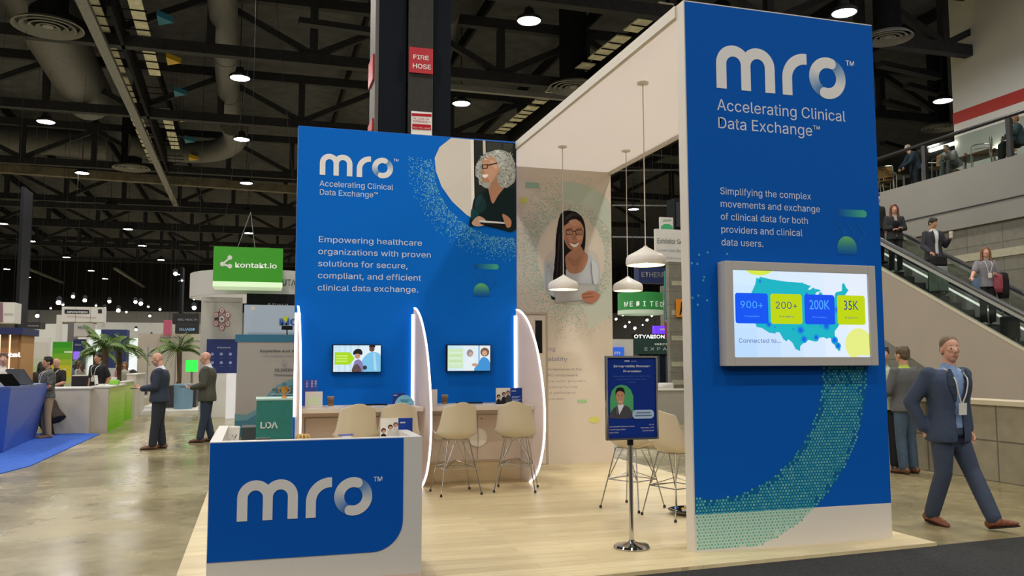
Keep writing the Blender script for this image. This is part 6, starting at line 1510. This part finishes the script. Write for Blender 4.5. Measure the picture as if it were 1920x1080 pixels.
# green gradient wall and banner
y7 = 27.
a, b = onY(42, 760, y7), onY(93, 634, y7)
t = thing('green_fade_wall', 'pale booth wall fading to green at its foot behind the slatted tower', 'display panel', (a.x, y7, 0)); B('panel', (a.x, y7, 0), (b.x, y7+.15, b.z), M_WB, t)
P = Print(y7-.005)
for i in range(8): P.quad(a.x+.02, b.z*.15+b.z*.8*i/8, b.x-.02, b.z*.15+b.z*.8*(i+1)/8, mix('7fbf3a', 'cdcac2', min(1, i/6)), False)
P.build('fade_print', t)
a, b = onY(94, 760, 26.5), onY(136, 641, 26.5)
t = thing('pull_up_banner', 'tall banner fading from green to yellow behind the bald man in black', 'banner', (a.x, 26.5, 0)); B('panel', (a.x, 26.5, .02), (b.x, 26.55, b.z), M_WB, t); B('foot', (a.x-.05, 26.4, 0), (b.x+.05, 26.7, .04), M_STEEL, t)
P = Print(26.495)
for i in range(8): P.quad(a.x, b.z*.4+b.z*.6*i/8, b.x, b.z*.4+b.z*.6*(i+1)/8, ('b9c4a2', 'c8d06a', 'd8cc3c', 'cfc83a', 'a9c03a', '7cb834', '55ad30', '3fa02c')[i], False)
P.k += 1; P.quad(a.x+.3, b.z*.86, a.x+.5, b.z*.88, 'e8f0e0'); P.quad(a.x+.28, b.z*.55, a.x+.36, b.z*.66, 'e0e0c0'); P.build('banner_print', t)
tag(B('white_post', (onY(104, 640, 34).x, 34, 0), (onY(112, 640, 34).x, 34.3, onY(104, 590, 34).z), M_WB), 'slim white post behind the green and yellow banner', 'post')
# the blue counter with its screen
c0, c1, c2 = onZ(-40, 905), onZ(8, 850), onZ(68, 822)
hb = 1.12
t = thing('blue_counter', 'angular blue booth counter on the bright blue carpet at the far left', 'counter', (c1.x, c1.y, 0))
f0, f1 = Vector((c1.x-1.9, c1.y-.9, 0)), Vector((c2.x, c2.y, 0)); top = []
A_, B_, C_ = onZ(-30, 845), onZ(5, 850), onZ(66, 822)
up = Vector((0, 0, hb)); q1 = onY(85, 742, C_.y-.3); 
pb = [Vector((-7.2, 15.8, 0)), Vector((B_.x, B_.y, 0)), Vector((C_.x, C_.y, 0)), Vector((-7.2, 21.2, 0))]
pt = [Vector((-7.2, 15.4, hb)), Vector((B_.x+.15, B_.y-.3, hb)), Vector((C_.x+.25, C_.y-.1, hb)), Vector((-7.2, 21.2, hb))]
MB().loft([pb, pt]).build('body', mat('booth blue lacquer', '3f5fb4', .35), t)
MB().prism([p_+Vector((0, 0, .002)) for p_ in pt], (0, 0, .05)).build('top', mat('dark blue top', '3c5698', .3), t)
e1, e2 = pb[1], pb[2]
MB().prism([pb[0]+Vector((0, -.02, .02)), pb[1]+Vector((.01, -.02, .02)), (pb[1].lerp(pt[1], .35)).lerp(pb[2].lerp(pt[2], .35), .25)+Vector((.02, -.03, 0)), pt[0].lerp(pb[0], .35)+Vector((0, -.03, 0))], (0, -.01, 0)).build('facet', mat('deep facet blue', '1d2f86', .35), t)
text('y', (B_.x-.5, B_.y-.5, .68), .28, M_TXT, t, bold=.02)
MB().prism([onZ(-60, 905, 0), onZ(58, 874, 0), onZ(188, 814, 0), onZ(90, 812, 0), onZ(-200, 830, 0)], (0, 0, .015)).build('carpet', mat('bright blue carpet', '2f5fc0', .95, vary=.25, vscale=14, bump=.3)); cpt = bpy.context.scene.objects['carpet.001'] if 'carpet.001' in bpy.context.scene.objects else bpy.data.objects['carpet']
tag(cpt, 'bright blue carpet under the angular counter at the far left', 'carpet')
q = onY(38, 745, 18.6); t = thing('tilted_screen', 'black tablet screen tilted on a stand on the blue counter', 'screen', (q.x, 18.6, hb+.05))
z0 = hb+.055
MB().prism([(q.x-.26, 18.5, z0+.28), (q.x-.04, 18.38, z0+.02), (q.x+.22, 18.5, z0+.0), (q.x+.0, 18.65, z0+.27)], (.02, .05, .03)).build('screen_panel', mat('grey glass', '3c4048', .15), t)
B('stand', (q.x-.12, 18.55, z0-.004), (q.x+.10, 18.75, z0+.03), M_BLACK, t)
q = onY(8, 745, 17.6); t = thing('tilted_screen', 'second tilted screen at the left edge of the blue counter', 'screen', (q.x, 17.6, hb+.05)); MB().prism([(q.x-.2, 17.6, z0+.2), (q.x+.02, 17.5, z0), (q.x+.24, 17.6, z0), (q.x+.05, 17.75, z0+.2)], (.01, .03, .02)).build('screen_panel', mat('dark glass'), t)
# white and green counters
def green_box(x0, yt_, x1, yb_, xs, yfront, ybk, lb, fade=True, hgt=None):
    """a counter with a pale front between x0 and xs and a green end between xs and x1"""
    a = onZ(x0, yb_); b = onZ(xs, yb_); h = hgt
    t = thing('stand_counter', lb, 'counter', (b.x, b.y, 0), 'white and green stand counters'); wd = b.x-a.x
    B('body', (a.x, b.y, 0), (b.x, b.y+ybk, h), M_BGL, t); B('top', (a.x-.02, b.y-.02, h), (b.x+.03, b.y+ybk, h+.035), M_WB, t)
    if fade:
        m = MB()
        for i in range(8): z_, z1_ = h*i/8, h*(i+1)/8; m.add([(b.x+.004, b.y+.03, z_), (b.x+.004, b.y+ybk-.03, z_), (b.x+.004, b.y+ybk-.03, z1_), (b.x+.004, b.y+.03, z1_)], [(0, 1, 2, 3)], mix('7cc024', 'c4d48a', i/7))
        m.build('green_end', PRINT, t, flip=False)
    return t, b
green_box(84, 745, 165, 813, 164, 0, 1.2, 'long white slatted counter behind the blue carpet', False, 1.0)
t, b = green_box(168, 742, 230, 810, 201, 0, 2.6, 'white counter with a bright green end beside the aisle', True, 1.02)
t, b = green_box(215, 740, 247, 792, 228, 0, 2.0, 'second white counter with a green end, behind the first', True, 1.05)
t, b = green_box(236, 730, 262, 784, 252, 0, 2.2, 'tall white counter end nearest the seated woman', False, 1.25)
a = onY(190, 742, 22.6); t = thing('leaflet_box', 'white leaflet holder on the green ended counter', 'leaflet holder', (a.x, 22.6, 1.055)); B('holder', (a.x-.12, 22.5, 1.055), (a.x+.06, 22.7, 1.09), M_WB, t); MB().prism([(a.x-.14, 22.5, 1.07), (a.x-.06, 22.5, 1.07), (a.x-.09, 22.5, 1.30), (a.x-.16, 22.5, 1.30)], (0, .03, 0)).build('leaflet', M_WB, t)
a = onY(216, 742, 23.4); t = thing('goody_bag', 'bright green bag on the green ended counter', 'bag', (a.x, 23.4, 1.055)); MB().box((a.x-.14, 23.3, 1.055), (a.x+.08, 23.5, 1.17)).build('bag_body', mat('lime', '8fd04a', .6), t, bevel=.02); B('bag_flap', (a.x-.10, 23.32, 1.165), (a.x+.02, 23.48, 1.24), M_WB, t, bevel=.01)
a, b = pxbox(134, 705, 168, 728, 30., .8, True); t = thing('display_table', 'dark clothed table behind the bald man in black', 'table', (a[0], 30, 0)); B('cloth', a, b, mat('dark cloth', '2a2630', .9), t); B('top', (a[0], 30, b[2]), (b[0], 30.8, b[2]+.03), M_WB, t)
a, b = pxbox(255, 756, 330, 770, 29.5, 3., True); struct(B('floor_far_platform', (a[0], 28.5, 0), (b[0]+1.6, 34, .12), M_WB))

# ================================================================ between the rear wall and the tower
def mid(name, lb, cat, x0, y0, x1, y1, y, m_, d=.4, floor=False, **k): return wall_px(name, lb, cat, x0, y0, x1, y1, y, m_, d, floor, **k)
ym = 30.
c = onY(1219, 565, ym); rr = onY(1258, 565, ym).x-c.x; za, zb = onY(1219, 580, ym).z, onY(1219, 547, ym).z
t = thing('round_hanging_sign', 'round green hanging sign with white capitals behind the pendants', 'sign', (c.x, ym+rr, za))
m = MB(); m.lathe([(rr, 0), (rr, zb-za), (rr-.08, zb-za), (rr-.08, 0), (rr, 0)], (c.x, ym+rr, za), 40); m.build('green_ring', mat('sign green', '2f8f46', .5, emit=.10), t, smooth=True)
MB().lathe([(rr*1.01, 0), (rr*1.01, .16), (rr-.1, .16), (rr-.1, 0), (rr*1.01, 0)], (c.x, ym+rr, za-.16), 40).build('pale_rim', mat('pale sign rim', 'c8d8c4', emit=.15), t, smooth=True)
for i, ch in enumerate('MEDITECH'):
    a = R90(-158+i*16.6); p_ = Vector((c.x+(rr+.02)*math.cos(a), ym+rr+(rr+.02)*math.sin(a), za+.12)); text(ch, p_, .27, mat('white sign letters'), t, right=(-math.sin(a), math.cos(a), 0), bold=.012)
for a in (-2.4, -.7): MB().tube([(c.x+rr*math.cos(a), ym+rr+rr*math.sin(a), zb), (c.x, ym+rr, 16)], .008, 5).build('hanging_wire', M_BLACK, t)
yn = 26.
t = mid('service_sign', 'white overhead sign about exhibitor services beside the blue tower', 'sign', 1230, 432, 1296, 492, yn, M_WB, .12)
a_ = onY(1230, 438, yn); 
px_text('Exhibitor Services', 1233, 456, 13, yn-.01, M_DKT, t, 1303); px_text('Lower Level Down Stairs', 1234, 471, 7, yn-.01, M_GREYT, t, 1300); px_text('Information', 1250, 485, 5, yn-.01, M_GREYT, t, 1292)
t = mid('green_top_sign', 'small green and white sign standing above the exhibitor services sign', 'sign', 1238, 408, 1262, 431.5, yn+.02, M_WB, .08); P = Print(yn+.01, .002, True); P.poly([(1239, 432), (1240, 424), (1245, 420), (1255, 420), (1261, 424), (1262, 432)], '4fae7a'); P.poly([(1243, 412), (1259, 411), (1259, 414), (1243, 415)], '9ab0a4'); P.build('sign_print', t)
t = mid('dark_speaker', 'dark box hung above the exhibitor services sign beside the tower', 'speaker', 1266, 372, 1284, 432, yn+.5, M_BLACK, .6); MB().box(*pxbox(1269, 380, 1282, 425, yn+.45, .06)).build('grille', M_DARK, t)
t = struct(mid('column_grey_block', 'grey block column behind the exhibitor services sign', 'column', 1259, 492, 1300, 790, 24., block_mat('column blocks', '8f8d80', '86847a', 1.0, .42, '77756b', 'XZ'), .2, True))
for q in (530, 585, 633, 682, 716): 
    p_ = onY(1262, q, 24.); B('band', (onY(1259, q, 24).x, 23.985, p_.z-.09), (onY(1300, q, 24).x, 24, p_.z+.06), mat('pale band'), t)
t = mid('orange_notice', 'orange notice with a black figure on the grey block column', 'sign', 1269, 561, 1288, 594, 23.9, mat('orange notice', 'e08a1e', .5, emit=.05), .04)
P = Print(23.89, .002, True); P.poly([(1277, 566), (1281, 566), (1282, 580), (1284, 590), (1281, 591), (1279, 582), (1276, 591), (1274, 590), (1276, 578)], '2a2018'); P.build('figure_print', t)
t = mid('navy_hanging_sign', 'navy sign with grey capitals hanging behind the nearest pendant', 'sign', 1198, 502, 1258, 530, 34., M_NAVY, .5); px_text('ETHERFAX', 1203, 519, 13, 33.98, mat('dim sign letters'), t, 1262, bold=.01)
t = mid('column_banner', 'narrow teal and white vertical banner left of the grey block column', 'banner', 1249, 508, 1259, 600, 26.5, M_TEALD, .1); P = Print(26.49, .002, True)
for i in range(6): P.poly([(1250, 512+i*14), (1258, 512+i*14), (1258, 518+i*14), (1250, 518+i*14)], 'b8d4d0', layer=False)
P.build('banner_print', t)
t = mid('purple_screen', 'glowing purple screen behind the round green sign', 'screen', 1227, 611, 1252, 626, 34., mat('violet glow', '6a38e8', emit=.9), .2); P = Print(33.98, .002, True); P.poly([(1237, 616), (1249, 616), (1249, 619), (1237, 619)], 'e8d8ff'); P.build('screen_mark', t)
t = mid('magenta_flag', 'magenta flag beside the glowing purple screen', 'flag', 1249, 604, 1259, 634, 30., mat('magenta cloth', 'a82a6a', .6), .1)
t = mid('white_letter_sign', 'row of big white letters on top of the dark green stand wall', 'sign', 1188, 626, 1246, 635, 30.05, M_BLACK, .2); px_text('OTYARION', 1189, 634, 9, 30.03, mat('lit letters'), t, 1246, bold=.02)
t = mid('dark_green_wall', 'dark green stand wall with wide spaced white capitals behind the notice', 'display panel', 1188, 635, 1258, 664, 30., mat('dark green board', '22443f', .6), .3); px_text('E X P A N D', 1209, 657, 8, 29.98, M_TXTB, t, 1275); px_text('MEDITECH', 1228, 647, 5, 29.98, mat('white sign letters'), t, 1262)
B('dark_base', (onY(1200, 664, 30.1).x, 30.1, 0), (onY(1258, 664, 30.1).x, 30.3, onY(1200, 664, 30.1).z), M_BLACK, t)
m = MB()
for px in (1208, 1222, 1236, 1250): q = onY(px, 700, 30.05); m.box((q.x-.03, 30.05, .1), (q.x+.03, 30.1, onY(px, 666, 30.05).z))
m.build('mullions', mat('steel blue', '3a4a66', .4), t)
t = mid('pale_stand', 'pale stand wall with a small blue screen left of the dark green wall', 'display panel', 1140, 636, 1187, 760, 29., M_WB, .3, True); a, b = pxbox(1146, 651, 1170, 668, 28.9, .05); B('blue_screen', a, b, mat('blue screen', '2a62d8', emit=.5), t); px_text('m', 1152, 664, 8, 28.88, M_TXT, t, 1163, bold=.03)
for i, (px, ya_) in enumerate(((1237, 21.6), (1246, 22.6), (1256, 23.5))):
    q = onY(px, 735, ya_); t = thing('white_armchair', ('white padded armchair behind the notice stand, leftmost of three', 'white padded armchair in the middle of the three behind the notice', 'white padded armchair beside the grey block column')[i], 'chair', (q.x, ya_, 0), 'white armchairs behind the notice stand')
    yy_ = ya_
    MB().box((q.x-.26, yy_-.3, .2), (q.x+.26, yy_+.3, .45)).build('seat', M_WB, t, bevel=.05); MB().box((q.x-.26, yy_+.2, .4), (q.x+.26, yy_+.36, .95)).build('backrest', M_WB, t, bevel=.06)
    for sx in (-1, 1): MB().box((q.x+sx*.24-.05, yy_-.28, .3), (q.x+sx*.24+.05, yy_+.25, .65)).build('armrest', M_WB, t, bevel=.03); MB().tube([(q.x+sx*.2, yy_-.2, 0), (q.x+sx*.2, yy_-.2, .22)], .02, 6).build('leg', M_STEEL, t); MB().tube([(q.x+sx*.2, yy_+.2, 0), (q.x+sx*.2, yy_+.2, .22)], .02, 6).build('leg', M_STEEL, t)
a = onY(1250, 745, 20.); t = thing('low_wall', 'low grey partition with a pale top behind the notice stand', 'partition', (a.x, 20, 0)); x0_, x1_ = onY(1225, 745, 20).x, onY(1300, 745, 20).x; B('panel', (x0_, 20, 0), (x1_, 20.15, .85), mat('partition grey', '9a958c', .7), t); B('rail', (x0_-.02, 19.97, .85), (x1_, 20.18, .89), M_WB, t)

for nm in ('service_sign', 'dark_speaker', 'navy_hanging_sign', 'purple_screen.001'):
    o = bpy.data.objects.get(nm)
    if o is None: continue
    p_ = o.matrix_basis.translation; b_ = [c_ for c_ in kids(o) if c_.name.split('.')[0] == 'panel'][0]; zs_ = [v.co.z for v in b_.data.vertices]; xs_ = [v.co.x for v in b_.data.vertices]; ys_ = [v.co.y for v in b_.data.vertices]
    for f in (.15, .85):
        x_ = p_.x+min(xs_)+(max(xs_)-min(xs_))*f; y_ = p_.y+(min(ys_)+max(ys_))/2
        MB().tube([(x_, y_, p_.z+max(zs_)), (x_, y_, 16)], .006, 5).build('hanging_wire', M_BLACK, o)
